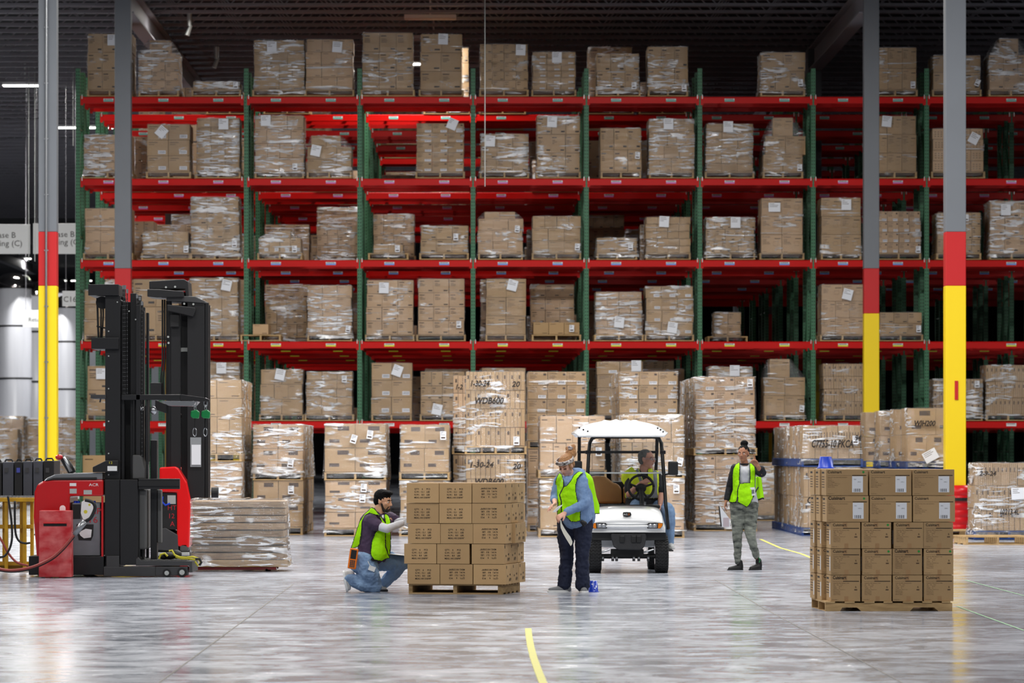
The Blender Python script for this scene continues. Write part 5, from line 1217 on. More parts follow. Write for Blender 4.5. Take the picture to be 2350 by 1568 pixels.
# ================================================================ people
def skin_mat(nm, rgb): return mat(nm, rgb, .5, spec=.4, noise=.15, nscale=14, rgb2=tuple(int(c*.88) for c in rgb))
M_lime = mat('lime hi-vis mesh', (166, 238, 6), .7, spec=.2, bump=.15, bscale=180, emit=None)
M_trim = mat('black binding', (18, 22, 24), .8)
M_yelvest = mat('yellow hi-vis cloth', (224, 242, 28), .65)
M_silver = mat('reflective silver tape', (128, 132, 136), .5)
M_eye = mat('eye white', (225, 222, 218), .3); M_pup = mat('dark iris', (30, 20, 16), .2)
_tex = bpy.data.textures.new('cloth_folds', 'CLOUDS'); _tex.noise_scale = .07; _tex.noise_depth = 2
_tex2 = bpy.data.textures.new('cloth_creases', 'CLOUDS'); _tex2.noise_scale = .025; _tex2.noise_depth = 1
def raw_blob(parts, vox, smooth=3, folds=0.0, creases=0.0):
    """parts: ('c', p0, p1, r0, r1) tapered capsule, ('b', centre, (rx,ry,rz), euler). Returns one welded mesh in world coordinates."""
    m = MB()
    for p in parts:
        if p[0] == 'c':
            a, b, r0, r1 = Vector(p[1]), Vector(p[2]), p[3], p[4]
            if (b-a).length > 1e-5: m.cyl(a, b, r0, r1, 16)
            m.ball(a, r0*1.0, 16); m.ball(b, r1*1.0, 16)
        else: m.ball(p[1], p[2], 18, rot=p[3] if len(p) > 3 else None)
    me = m.mesh('blob', [], False); o = bpy.data.objects.new('blob', me); COL.objects.link(o)
    r = o.modifiers.new('r', 'REMESH'); r.mode = 'VOXEL'; r.voxel_size = vox
    s = o.modifiers.new('s', 'SMOOTH'); s.factor = .5; s.iterations = smooth
    if folds: d = o.modifiers.new('d', 'DISPLACE'); d.texture = _tex; d.strength = folds; d.mid_level = .5
    if creases: d = o.modifiers.new('d', 'DISPLACE'); d.texture = _tex2; d.strength = creases; d.mid_level = .5
    dg = bpy.context.evaluated_depsgraph_get(); out = bpy.data.meshes.new_from_object(o.evaluated_get(dg))
    bpy.data.objects.remove(o); bpy.data.meshes.remove(me); return out
def attach(me, nm, mats, T, cut=None, solid=0.0):
    """link a world-space mesh under thing T; cut(co) -> None to drop, else material index"""
    o0 = ORG[T.name]
    me.materials.clear()
    for m in (mats if isinstance(mats, (list, tuple)) else [mats]): me.materials.append(m)
    if cut:
        bm = bmesh.new(); bm.from_mesh(me); dead = []
        for f in bm.faces:
            k = cut(f.calc_center_median(), f.normal)
            if k is None: dead.append(f)
            else: f.material_index = k
        bmesh.ops.delete(bm, geom=dead, context='FACES'); bm.to_mesh(me); bm.free()
    me.transform(Matrix.Translation(-o0))
    me.polygons.foreach_set('use_smooth', [True]*len(me.polygons))
    o = bpy.data.objects.new(nm, me); COL.objects.link(o); o.parent = T; ORG[o.name] = o0
    if solid: s = o.modifiers.new('solid', 'SOLIDIFY'); s.thickness = solid; s.offset = 1
    return o
def blob(parts, nm, mats, T, vox=.009, smooth=3, folds=0, creases=0, cut=None, solid=0): return attach(raw_blob(parts, vox, smooth, folds, creases), nm, mats, T, cut, solid)
def hand(w, d, n, curl=.5, side=1, s=1.0, splay=.12):
    """wrist point, pointing direction, palm normal -> capsules of palm, four fingers and thumb"""
    w = Vector(w); d = Vector(d).normalized(); n = Vector(n); n = (n-d*n.dot(d)).normalized(); x = d.cross(n)*side; P_ = []
    for k in (-1.2, -.4, .4, 1.2): P_.append(('c', w+x*k*.012*s+d*.01, w+x*k*.021*s+d*.082*s, .015*s, .011*s))
    L = (.068, .078, .073, .056)
    for k in range(4):
        b = w+x*(k-1.5)*.0195*s+d*.085*s; a = 0; p = b; dd = (d+x*(k-1.5)*splay).normalized()
        c_ = curl*(1+.12*(k-1.5))
        for j, fr in enumerate((.45, .32, .23)):
            a += c_*(.7 if j == 0 else .8); q = p+(dd*math.cos(a)+n*math.sin(a))*L[k]*fr*s; P_.append(('c', p, q, .0098*s-j*.0008, .0092*s-j*.001)); p = q
    t0 = w-x*.022*s+d*.025*s; t1 = t0-x*.026*s+d*.028*s+n*.012*s; t2 = t1-x*.008*s+d*.026*s+n*.014*s
    P_ += [('c', t0, t1, .014*s, .011*s), ('c', t1, t2, .011*s, .009*s)]; return P_
class Head:
    def __init__(s, c, F, H, tilt=0.0):
        s.c = Vector(c); s.F = Vector(F).normalized(); up = Vector((0, 0, 1)); s.R = s.F.cross(up).normalized(); s.U = s.R.cross(s.F); s.H = H
        if tilt: q = Matrix.Rotation(tilt, 3, s.F); s.R = q @ s.R; s.U = q @ s.U
        s.e = Matrix((s.R, s.F, s.U)).transposed().to_euler()
    def p(s, x, y, z): return s.c+(s.R*x+s.F*y+s.U*z)*s.H
    def b(s, x, y, z, rx, ry, rz): return ('b', s.p(x, y, z), (rx*s.H, ry*s.H, rz*s.H), s.e)
    def k(s, a, b, r0, r1): return ('c', s.p(*a), s.p(*b), r0*s.H, r1*s.H)
    def skull(s, jaw=1.0, nose=1.0):
        return [s.b(0, -.05, .12, .325, .40, .37), s.b(0, .08, -.10, .27*jaw, .31, .33), s.b(0, .20, -.38, .13*jaw, .13, .10), s.k((-.15, .05, -.30), (-.02, .22, -.38), .10*jaw, .09), s.k((.15, .05, -.30), (.02, .22, -.38), .10*jaw, .09),
                s.k((0, .37, .06), (0, .455*nose, -.11), .028, .042), s.b(-.045, .40, -.125, .03, .04, .028), s.b(.045, .40, -.125, .03, .04, .028), s.k((-.15, .325, .085), (.15, .325, .085), .042, .042),
                s.b(-.17, .25, -.08, .09, .08, .08), s.b(.17, .25, -.08, .09, .08, .08), s.b(0, .335, -.235, .09, .06, .035), s.b(0, .325, -.275, .075, .055, .03),
                s.b(-.325, -.02, -.03, .035, .075, .12), s.b(.325, -.02, -.03, .035, .075, .12)]
    def face(s, T, lip=(150, 84, 78), brow=(40, 28, 22), eyes=True, bw=.018):
        for sg in (-1, 1):
            if eyes:
                ey = MB().ball(s.p(sg*.13, .318, .01), .045*s.H, 12).build('eye', M_eye, T, smooth=True); MB().ball(s.p(sg*.13, .345, .008), .024*s.H, 10).build('iris', M_pup, ey, smooth=True)
            MB().tube([s.p(sg*.06, .375, .095), s.p(sg*.13, .37, .12), s.p(sg*.21, .32, .10)], [bw*s.H]*3, 8).build('eyebrow', mat('brow hair %d %d' % brow[:2], brow, .8), T, smooth=True)
        MB().tube([s.p(-.09, .36, -.245), s.p(0, .402, -.24), s.p(.09, .36, -.245)], [.008*s.H, .018*s.H, .008*s.H], 8).build('lips', mat('lips %d' % lip[0], lip, .45), T, smooth=True)
def in_poly(x, y, poly):
    """signed distance to a polygon, positive inside"""
    ins = False; dm = 1e9; n = len(poly)
    for i in range(n):
        x1, y1 = poly[i]; x2, y2 = poly[(i+1) % n]
        if (y1 > y) != (y2 > y) and x < (x2-x1)*(y-y1)/(y2-y1)+x1: ins = not ins
        dx, dy = x2-x1, y2-y1; t = max(0, min(1, ((x-x1)*dx+(y-y1)*dy)/(dx*dx+dy*dy+1e-9))); dm = min(dm, math.hypot(x-x1-t*dx, y-y1-t*dy))
    return dm if ins else -dm
class Crop:
    def __init__(s, x0, y0, k, Y): s.x0, s.y0, s.k, s.Y, s.s = x0, y0, k, Y, FPX/Y
    def __call__(s, u, v, d=0.0):    # place at its own depth, size kept true
        return Vector(((s.x0+u/s.k-PX)/s.s, s.Y+d, CH+(PY-s.y0-v/s.k)/s.s))
    def uv(s, co): return ((co.x*s.s+PX-s.x0)*s.k, ((CH-co.z)*s.s+PY-s.y0)*s.k)
def shoe(heel, toe, up, T, nm, upper, sole, w=.045, h=.09, ank=None):
    heel = Vector(heel); toe = Vector(toe); d = (toe-heel); L = d.length; d.normalize(); up = Vector(up); up = (up-d*up.dot(d)).normalized()
    ps = [('c', heel+d*w*.9+up*w*.9, heel+d*L*.45+up*w*.85, w*.85, w*.9), ('c', heel+d*L*.45+up*w*.8, toe-d*w*.9+up*w*.62, w*.95, w*.68), ('c', heel+d*w*.95+up*h*.55, heel+d*w*1.1+up*h, w*.9, w*.85)]
    t = raw_blob(ps, .006, 3); o = attach(t, nm, upper, T)
    x = d.cross(up); m = MB(); pts = []
    for k in range(20):
        a = 2*PI*k/20; cx_ = math.cos(a); sx_ = math.sin(a); pts.append(heel+d*(L*.5+L*.5*math.copysign(abs(cx_)**.7, cx_))+x*w*1.02*math.copysign(abs(sx_)**.8, sx_)*(1 if cx_ > -.3 else .85))
    n = len(pts); v = [p+up*.0 for p in pts]+[p+up*.024 for p in pts]; m.add(v, [tuple(range(n-1, -1, -1)), tuple(range(n, 2*n))]+[(i, (i+1) % n, n+(i+1) % n, n+i) for i in range(n)]); m.build('shoe_sole', sole, o, bevel=.004)
    return o

# ---------------------------------------------------------------- 1. kneeling man
C = Crop(760, 1100, 5.6, 45.62)
SK = skin_mat('skin of the kneeling man', (214, 164, 132))
T = thing('person', 'kneeling man with black hair and beard in lime vest and light jeans', 'person', (C(440, 1448).x, 45.62, 0))
hd = Head(C(668, 283, -.02), (.90, -.40, -.18), .232)
rs, ls = C(505, 530, -.15), C(765, 505, .13); re, le = C(725, 632, -.24), C(850, 560, .05); rw_, lw_ = C(905, 566, -.16), C(915, 530, .0)
rh, lh = C(440, 1035, -.09), C(560, 1040, .08); rk, lk = C(560, 1372, -.1), C(925, 1080, .15); ra, la = C(225, 1285, -.08), C(650, 1385, .18)
sk = hd.skull(1.0)+[('c', C(595, 470, -.02), C(632, 360, -.02), .062, .056), ('c', C(520, 560, -.06), C(480, 980, -.04), .10, .10), ('c', C(680, 560, .05), C(590, 980, .04), .10, .10), ('c', rs, re, .045, .037), ('c', re, rw_, .037, .026), ('c', ls, le, .045, .037), ('c', le, lw_, .037, .026),
      ('c', rh, rk, .075, .05), ('c', rk, ra, .05, .035), ('c', lh, lk, .075, .05), ('c', lk, la, .05, .035), ('c', C(500, 540, -.1), C(770, 520, .1), .06, .06)]
blob(sk, 'body', SK, T, .0065, 2)
hd.face(T, lip=(150, 88, 78), brow=(18, 14, 14), bw=.024)
M_bh = mat('black hair', (9, 8, 9), .75, spec=.15, bump=.5, bscale=90)
blob([hd.b(0, -.08, .20, .345, .41, .35), hd.b(0, -.20, .02, .335, .27, .32), hd.b(0, .12, .40, .29, .26, .14), hd.b(.05, .30, .42, .16, .12, .10), hd.b(-.05, .26, .44, .18, .14, .09), hd.k((-.30, .0, .1), (-.31, .02, -.02), .05, .03), hd.k((.30, .0, .1), (.31, .02, -.02), .05, .03)], 'hair', M_bh, T, .006, 2, creases=.008,
     cut=lambda c, n: None if ((c-hd.p(0, .36, .1)).dot(hd.F) > -.0 and (c-hd.p(0, 0, .33)).dot(hd.U) < 0) else 0)
blob([hd.k((-.28, .08, -.12), (-.18, .17, -.36), .045, .06), hd.k((.28, .08, -.12), (.18, .17, -.36), .045, .06), hd.k((-.16, .2, -.40), (.16, .2, -.40), .075, .075), hd.b(0, .27, -.40, .13, .10, .09), hd.k((-.10, .36, -.20), (.10, .36, -.20), .022, .022), hd.k((-.11, .36, -.2), (-.12, .30, -.36), .022, .03), hd.k((.11, .36, -.2), (.12, .30, -.36), .022, .03)], 'beard', mat('dark beard', (34, 24, 20), .8), T, .005, 2)
M_glv = mat('white sleeve cloth', (216, 218, 226), .75)
blob([('c', C(575, 590, -.18), re, .047, .046), ('c', re, rw_, .046, .036)], 'arm_sleeve', M_glv, T, .008, 3, folds=.012)
blob([('c', C(790, 520, .1), le, .05, .046), ('c', le, lw_, .044, .036)], 'arm_sleeve', M_glv, T, .008, 3, folds=.01)
blob(hand(rw_, (.92, .1, .38), (.35, 1, -.2), .55, 1, 1.05), 'glove', M_glv, T, .005, 2); blob(hand(lw_, (.9, -.1, .1), (.3, -1, -.2), .5, -1, 1.05), 'glove', M_glv, T, .005, 2)
M_pur = mat('dark purple shirt', (74, 56, 84), .8, noise=.25, nscale=9)
tor = [('c', C(500, 560, -.08), C(480, 800, -.07), .115, .105), ('c', C(480, 800, -.07), C(470, 990, -.06), .105, .115), ('c', C(680, 560, .06), C(620, 800, .05), .105, .105), ('c', C(620, 800, .05), C(590, 990, .04), .105, .115), ('c', C(580, 560, -.02), C(540, 980, 0), .12, .125), ('c', C(520, 520, -.12), C(760, 500, .1), .062, .062), ('c', C(560, 480, -.04), C(620, 475, 0), .07, .07)]
blob(tor+[('c', rs, C(590, 590, -.19), .072, .066), ('c', ls, C(815, 525, .08), .068, .06)], 'shirt', M_pur, T, .009, 3, folds=.022, creases=.006)
blob([('c', C(625, 455, -.03), C(665, 500, -.06), .03, .03)], 'undershirt', M_white, T, .006, 2)
back = [(520, 362), (560, 378), (610, 440), (640, 468), (590, 462), (500, 436), (440, 466), (408, 540), (392, 700), (372, 835), (345, 868), (290, 886), (258, 884), (285, 800), (330, 660), (370, 540), (430, 450)]
front = [(565, 690), (525, 800), (512, 930), (522, 985), (560, 1030), (655, 1050), (700, 1022), (752, 1012), (766, 860), (768, 560), (752, 500), (735, 470), (705, 440), (680, 452), (690, 520), (700, 560), (640, 480), (600, 430), (560, 372), (535, 375), (610, 460), (650, 540), (620, 620)]
def vest_cut(poly, C=C, w=7, line=None, side=None, stripes=None):
    def f(co, n):
        u, v = C.uv(co); d = in_poly(u, v, poly)
        if d < 0 or (side and not side(co, n)): return None
        if d < w: return 1
        if line and abs(in_poly(u, v, line)) < w*.6: return 1
        if stripes: return stripes(u, v)
        return 0
    return f
infl = lambda ps, e: [(p[0], p[1], p[2], p[3]+e, p[4]+e) if p[0] == 'c' else ('b', p[1], tuple(a+e for a in p[2]))+tuple(p[3:]) for p in ps]
blob(infl(tor, .022)+[('c', C(700, 600, -.02), C(660, 990, -.05), .10, .115), ('c', C(640, 640, -.08), C(600, 960, -.12), .09, .11)], 'vest_front', [M_lime, M_trim], T, .007, 3, folds=.02, cut=vest_cut(front, side=lambda co, n: n.y < .35, line=[(700, 690), (705, 860), (745, 990), (742, 990), (698, 862)]), solid=.003)
blob([('c', C(560, 430, -.06), C(480, 560, -.06), .085, .12), ('c', C(480, 560, -.06), C(400, 760, -.04), .12, .12), ('c', C(400, 760, -.04), C(345, 880, -.02), .12, .10), ('c', C(590, 430, .0), C(420, 760, .05), .09, .1), ('c', C(540, 420, -.1), C(640, 500, -.14), .05, .03)], 'vest_back', [M_lime, M_trim], T, .007, 3, folds=.015, cut=vest_cut(back), solid=.003)
def denim_mat():
    return mat('faded denim', (140, 170, 206), .85, noise=.55, nscale=6, nvec=(1, 1, 1), rgb2=(80, 106, 148), bump=.2, bscale=60)
M_den = denim_mat()
blob([('c', rh, C(500, 1200, -.12), .118, .108), ('c', C(500, 1200, -.12), rk, .105, .082), ('c', rk, C(400, 1345, -.1), .082, .078), ('c', C(400, 1345, -.1), C(240, 1275, -.08), .078, .062), ('c', lh, C(740, 1060, .12), .125, .105), ('c', C(740, 1060, .12), lk, .1, .08), ('c', lk, C(790, 1230, .17), .075, .07), ('c', C(790, 1230, .17), C(665, 1350, .18), .068, .058), ('c', C(430, 1020, -.04), C(560, 1020, .04), .12, .12), ('b', C(390, 1080, 0), (.13, .16, .13))], 'jeans', M_den, T, .009, 3, folds=.03, creases=.01)
blob([('c', C(400, 1000, -.05), C(520, 1030, -.1), .105, .095), ('c', C(520, 1030, .06), C(420, 1000, .05), .1, .1)], 'belt', mat('dark leather', (34, 30, 34), .5), T, .01, 2, cut=lambda c, n: 0 if abs(C.uv(c)[1]-1005-(C.uv(c)[0]-360)*.13) < 15 else None, solid=.004)
M_shoe = mat('white trainer', (206, 206, 204), .6); M_grs = mat('grey canvas', (120, 122, 126), .8)
shoe(C(148, 1178, -.08), C(196, 1450, -.08), (1, 0, .2), T, 'shoe', M_shoe, M_white, .046, .085); shoe(C(600, 1452, .18), C(722, 1452, .14), (0, 0, 1), T, 'shoe', M_shoe, mat('dark sole', (50, 50, 52), .7), .042, .06)
t2 = MB(); R0 = Matrix.Translation(C(288, 1018, -.21)) @ Matrix.Rotation(math.radians(8), 4, 'Y')
MB().box(-.045, .045, -.018, .018, -.108, .112, 0, R0).build('device_holster', M_orange, T, bevel=.012, seg=3); sc_ = MB().box(-.030, .030, -.021, -.017, .0, .095, 0, R0).build('device_screen', M_black2, T, bevel=.003)
m = MB()
for i in range(4):
    for j in range(3): m.box(-.026+j*.019, -.012+j*.019, -.022, -.018, -.088+i*.02, -.074+i*.02, 0, R0)
m.build('keypad', M_dgrey, sc_)
R1 = Matrix.Translation(C(530, 1142, -.225)) @ Matrix.Rotation(.35, 4, 'Y'); MB().box(-.036, .036, 0, .003, -.026, .026, 0, R1).build('id_badge', M_white, T); MB().tube([C(470, 1030, -.2), C(490, 1075, -.22), C(515, 1115, -.225)], .004, 6).build('badge_cord', M_white, T)
o = MB().box(-.13, .13, -.10, .12, 0, .006, 0, Matrix.Translation(C(850, 975, .05)) @ Matrix.Rotation(math.radians(6), 4, 'Y')).alone('clipboard', M_white, C(850, 975, .05)); tag(o, 'white clipboard lying on the kneeling man\'s raised knee', 'clipboard')

# ---------------------------------------------------------------- 2. woman in blue hoodie
C = Crop(1230, 1000, 4.1235, 45.5); C2_ = C
SK = skin_mat('skin of the woman in blue', (230, 176, 154))
T = thing('person', 'woman with patterned headband in blue hoodie, lime vest and navy trousers', 'person', (C(365, 1480).x, 45.5, 0))
hd = Head(C(285, 285, -.05), (-.50, -.72, -.46), .218)
rs, ls = C(225, 432, .08), C(432, 432, -.1); re, le = C(172, 590, .04), C(462, 640, -.17); rw_, lw_ = C(178, 640, -.16), C(272, 728, -.30)
sk = hd.skull(.95, .97)+[('c', C(335, 420, 0), C(312, 345, -.01), .055, .05), ('c', C(310, 450, .04), C(320, 800, .03), .09, .1), ('c', C(390, 450, -.04), C(400, 800, -.03), .09, .1), ('c', rs, re, .04, .033), ('c', re, rw_, .033, .024), ('c', ls, le, .04, .033), ('c', le, lw_, .033, .024),
      ('c', C(310, 850, .05), C(295, 1140, .05), .07, .045), ('c', C(295, 1140, .05), C(290, 1430, .07), .045, .03), ('c', C(420, 850, -.05), C(430, 1140, -.07), .07, .045), ('c', C(430, 1140, -.07), C(440, 1430, -.03), .045, .03), ('c', rs, ls, .05, .05)]
sk += hand(rw_, (-.35, -.5, -.25), (.5, -.2, -.8), .35, 1, .92)+hand(lw_, (-.72, -.25, -.45), (.1, .6, -.6), .75, -1, .92)
blob(sk, 'body', SK, T, .006, 2); hd.face(T, lip=(176, 98, 96), brow=(150, 110, 78), eyes=False)
for sg in (-1, 1): MB().tube([hd.p(sg*.07, .345, .0), hd.p(sg*.13, .355, -.015), hd.p(sg*.19, .31, .0)], .006*1.2, 6).build('eyelid', mat('lashes', (92, 60, 46), .8), T, smooth=True)
M_blond = mat('strawberry blond hair', (184, 132, 84), .5, noise=.5, nscale=30, nvec=(3, 3, .5), rgb2=(120, 80, 46), bump=.6, bscale=70)
blob([hd.b(0, -.10, .20, .36, .42, .36), hd.b(0, -.25, .0, .33, .26, .33), hd.b(0, .24, .26, .28, .16, .10), hd.k((-.29, .12, .2), (-.31, .12, -.20), .06, .03), hd.k((.29, .12, .2), (.31, .10, -.25), .06, .03), ('c', C(330, 170, 0), C(335, 130, .0), .06, .045), ('b', C(352, 105, 0), (.028, .03, .03)), ('b', C(325, 120, .02), (.05, .045, .035)), ('c', C(360, 190, .02), C(378, 165, .02), .02, .012), ('c', C(350, 110, 0), C(358, 92, 0), .012, .006)], 'hair', M_blond, T, .006, 2, creases=.012,
     cut=lambda c, n: None if ((c-hd.p(0, .30, 0)).dot(hd.F) > 0 and (c-hd.p(0, 0, .20)).dot(hd.U) < 0) else 0)
M_band = mat('patterned headband cloth', (228, 222, 218), .8, noise=1.0, nscale=55, rgb2=(84, 56, 70))
m = MB(); ring = []
for k in range(28): a = 2*PI*k/28; ring.append(hd.p(.375*math.sin(a), .03+.42*math.cos(a), .27-.04*math.cos(a)))
ring.append(ring[0]); 
v = [];
for k in range(28):
    a = 2*PI*k/28
    for z, e in ((.19, 0), (.23, .02), (.33, .02), (.37, -.01)): v.append(hd.p((.385+e)*math.sin(a), -.03+(.44+e)*math.cos(a), z+.03*math.cos(a)))
f = [(k*4+j, ((k+1) % 28)*4+j, ((k+1) % 28)*4+j+1, k*4+j+1) for k in range(28) for j in range(3)]
hb = MB().add(v, f).build('headband', M_band, T, smooth=True); so = hb.modifiers.new('s', 'SOLIDIFY'); so.thickness = .006
m = MB()
for sg in (-1, 1):
    c0 = hd.p(sg*.16, .42, .32); m.tube([c0+(hd.R*.10*math.cos(a*PI/8)+hd.U*.06*math.sin(a*PI/8))*hd.H for a in range(17)], .004, 6)
m.tube([hd.p(-.06, .44, .32), hd.p(.06, .44, .32)], .004, 6).tube([hd.p(-.26, .42, .33), hd.p(-.38, .1, .28)], .003, 6).tube([hd.p(.26, .42, .33), hd.p(.38, .1, .28)], .003, 6); m.build('glasses', M_black2, T)
MB().tube([C(300, 112, -.05), C(320, 104, -.05), C(345, 118, -.04), C(330, 128, -.05), C(305, 124, -.05)], .01, 8).build('scrunchie', M_band, T, smooth=True)
M_hood_ = mat('heather blue fleece', (112, 142, 184), .9, noise=.35, nscale=40, nvec=(1, 1, .25), rgb2=(146, 170, 206))
tor = [('c', C(305, 460, .05), C(300, 640, .05), .105, .105), ('c', C(300, 640, .05), C(300, 790, .05), .105, .115), ('c', C(395, 455, -.06), C(400, 640, -.06), .11, .115), ('c', C(400, 640, -.06), C(415, 790, -.05), .115, .13), ('c', C(350, 480, -.05), C(350, 780, -.02), .12, .13), ('c', rs, ls, .06, .062), ('c', C(450, 560, .02), C(470, 780, .03), .10, .11)]
blob(tor+[('c', rs, C(178, 590, .04), .062, .05), ('c', C(178, 590, .04), C(176, 612, -.03), .05, .045), ('c', ls, le, .068, .062), ('c', le, C(285, 722, -.28), .058, .042), ('b', C(385, 350, .06), (.10, .09, .05)), ('c', C(330, 400, .02), C(420, 380, .0), .07, .06), ('c', C(290, 420, -.05), C(262, 440, -.08), .05, .03)], 'hoodie', M_hood_, T, .008, 3, folds=.02, creases=.006)
vf = [(222, 352), (200, 385), (186, 430), (184, 520), (200, 600), (205, 640), (200, 720), (206, 800), (222, 806), (240, 760), (290, 770), (325, 812), (362, 818), (414, 806), (422, 700), (400, 640), (380, 560), (372, 480), (388, 410), (420, 372), (452, 352), (425, 336), (395, 342), (355, 375), (330, 420), (290, 470), (262, 480), (262, 430), (248, 370)]
blob(infl(tor, .020)+[('c', C(300, 560, -.04), C(290, 700, -.06), .10, .1)], 'vest_front', [M_lime, M_trim], T, .007, 3, folds=.02, cut=vest_cut(vf, C, 6, side=lambda co, n: n.y < .3, line=[(262, 480), (226, 560), (240, 620), (242, 720), (238, 720), (236, 622), (222, 562)]), solid=.003)
vb = [(448, 352), (478, 392), (492, 440), (494, 560), (520, 650), (550, 745), (528, 742), (505, 670), (488, 600), (496, 520), (486, 440), (462, 392), (430, 372)]
blob([('c', C(420, 370, .06), C(470, 450, .06), .06, .085), ('c', C(440, 450, .08), C(460, 600, .10), .12, .13), ('c', C(460, 600, .10), C(490, 740, .12), .13, .15)], 'vest_back', [M_lime, M_trim], T, .008, 3, cut=lambda co, n: (None if in_poly(*C2_.uv(co), [(150, 330), (600, 330), (600, 742), (150, 742)]) < 0 or (co.y < 45.5+.0 and C2_.uv(co)[0] < 470) else (1 if C2_.uv(co)[1] > 734 else 0)), solid=.003)
M_navy = mat('navy work trousers', (24, 32, 58), .85, noise=.3, nscale=10, rgb2=(14, 20, 40))
blob([('c', C(300, 830, .04), C(285, 1000, .05), .115, .088), ('c', C(285, 1000, .05), C(292, 1150, .05), .086, .072), ('c', C(292, 1150, .05), C(272, 1400, .07), .074, .072), ('c', C(272, 1400, .07), C(262, 1432, .07), .072, .066), ('c', C(440, 830, -.04), C(445, 1000, -.06), .115, .09), ('c', C(445, 1000, -.06), C(435, 1150, -.07), .09, .072), ('c', C(435, 1150, -.07), C(440, 1420, -.03), .073, .078), ('c', C(300, 810, .02), C(440, 810, -.02), .11, .115)], 'trousers', M_navy, T, .009, 3, folds=.03, creases=.012)
blob([('c', C(432, 815, -.20), C(460, 828, -.20), .022, .022), ('b', C(446, 835, -.20), (.02, .02, .03))], 'tool_pouch', M_black2, T, .006, 2)
shoe(C(338, 1487, .08), C(108, 1487, .0), (0, 0, 1), T, 'shoe', M_grs, M_white, .042, .06); shoe(C(466, 1489, .10), C(446, 1489, -.16), (0, 0, 1), T, 'shoe', M_grs, M_white, .046, .06)
# what she holds
def sheet(nm, pts, lab, cat, th=.0015, m=M_paper):
    v = [Vector(p) for p in pts]; n = (v[1]-v[0]).cross(v[2]-v[0]).normalized()*th; k = len(v)
    o = MB().add(v+[p+n for p in v], [tuple(range(k)), tuple(range(2*k-1, k-1, -1))]+[(i, k+i, k+(i+1) % k, (i+1) % k) for i in range(k)]).alone(nm, m, v[0]); return tag(o, lab, cat)
M_cream = mat('label backing paper', (228, 226, 214), .6)
v = []; cc = [(222, 795, -.36), (224, 830, -.35), (228, 870, -.345), (250, 920, -.34), (278, 970, -.335), (300, 1005, -.33), (322, 1040, -.33)]; dd_ = [(232, 795, -.36), (240, 830, -.35), (262, 870, -.345), (288, 910, -.34), (318, 950, -.335), (338, 995, -.33), (336, 1020, -.33)]
v = [C(*p) for p in cc]+[C(*p) for p in dd_]; n = len(cc); mbx = MB().add(v, [(i, i+1, n+i+1, n+i) for i in range(n-1)]); o = mbx.alone('label_strip', M_cream, v[0]); tag(o, 'long cream label backing strip hanging from the woman\'s lower hand', 'paper strip'); so = o.modifiers.new('s', 'SOLIDIFY'); so.thickness = .0015
sheet('paper_label', [C(150, 720, -.31), C(200, 668, -.33), C(248, 650, -.31), C(222, 682, -.32), C(182, 722, -.32)], 'small white label held between the woman\'s hands', 'label')
# blue spotted cup by her foot
t = thing('paper_cup', 'blue cup with white dots behind the woman\'s right shoe', 'cup', (C(542, 1480).x, 45.62, 0))
M_bdot = bpy.data.materials.new('blue dotted foil'); M_bdot.use_nodes = True; _N = M_bdot.node_tree.nodes; _L = M_bdot.node_tree.links
_v = _N.new('ShaderNodeTexVoronoi'); _v.inputs['Scale'].default_value = 32; _tc = _N.new('ShaderNodeTexCoord'); _L.new(_tc.outputs['Object'], _v.inputs['Vector']); _c = _N.new('ShaderNodeMath'); _c.operation = 'LESS_THAN'; _c.inputs[1].default_value = .26; _L.new(_v.outputs['Distance'], _c.inputs[0])
_x = _N.new('ShaderNodeMix'); _x.data_type = 'RGBA'; _x.inputs[6].default_value = lin((20, 60, 190)); _x.inputs[7].default_value = lin((225, 232, 245)); _L.new(_c.outputs[0], _x.inputs[0]); _L.new(_x.outputs[2], _N['Principled BSDF'].inputs['Base Color']); _N['Principled BSDF'].inputs['Roughness'].default_value = .3
inst(MB().lathe([(.062, .004), (.056, .012), (.046, .118), (.040, .120), (0, .120)], 24).mesh('cup_body', M_bdot, True), 'cup_body', t); inst(MB().lathe([(0, 0), (.068, 0), (.068, .006), (.05, .009)], 24).mesh('rim', M_blue), 'rim', t)

# ---------------------------------------------------------------- 3. pointing woman
C = Crop(1630, 990, 4.613, 54.0); C3_ = C
SK = skin_mat('skin of the pointing woman', (172, 120, 92))
T = thing('person', 'woman with hair bun in lime vest and camouflage trousers, one hand raised', 'person', (C(360, 1470).x, 54.0, 0))
hd = Head(C(350, 238, -.02), (-.36, -.93, -.04), .212)
rs, ls = C(262, 388, 0), C(468, 392, .02); re, le = C(205, 590, .03), C(535, 440, -.14); rw_, lw_ = C(168, 735, -.02), C(487, 368, -.26)
sk = hd.skull(.93, .95)+[('c', C(362, 372, 0), C(360, 320, 0), .05, .046), ('c', C(320, 420, 0), C(315, 740, 0), .075, .085), ('c', C(410, 420, 0), C(410, 740, 0), .075, .085), ('c', rs, re, .038, .032), ('c', re, rw_, .031, .024), ('c', ls, le, .04, .034), ('c', le, lw_, .034, .024), ('c', rs, ls, .045, .045),
      ('c', C(295, 800, 0), C(290, 1110, 0), .07, .042), ('c', C(290, 1110, 0), C(292, 1380, .02), .042, .028), ('c', C(425, 800, 0), C(425, 1110, -.05), .07, .042), ('c', C(425, 1110, -.05), C(492, 1340, .08), .042, .028)]
sk += hand(rw_, (-.25, -.1, -.9), (1, -.2, -.2), .6, 1, .9)
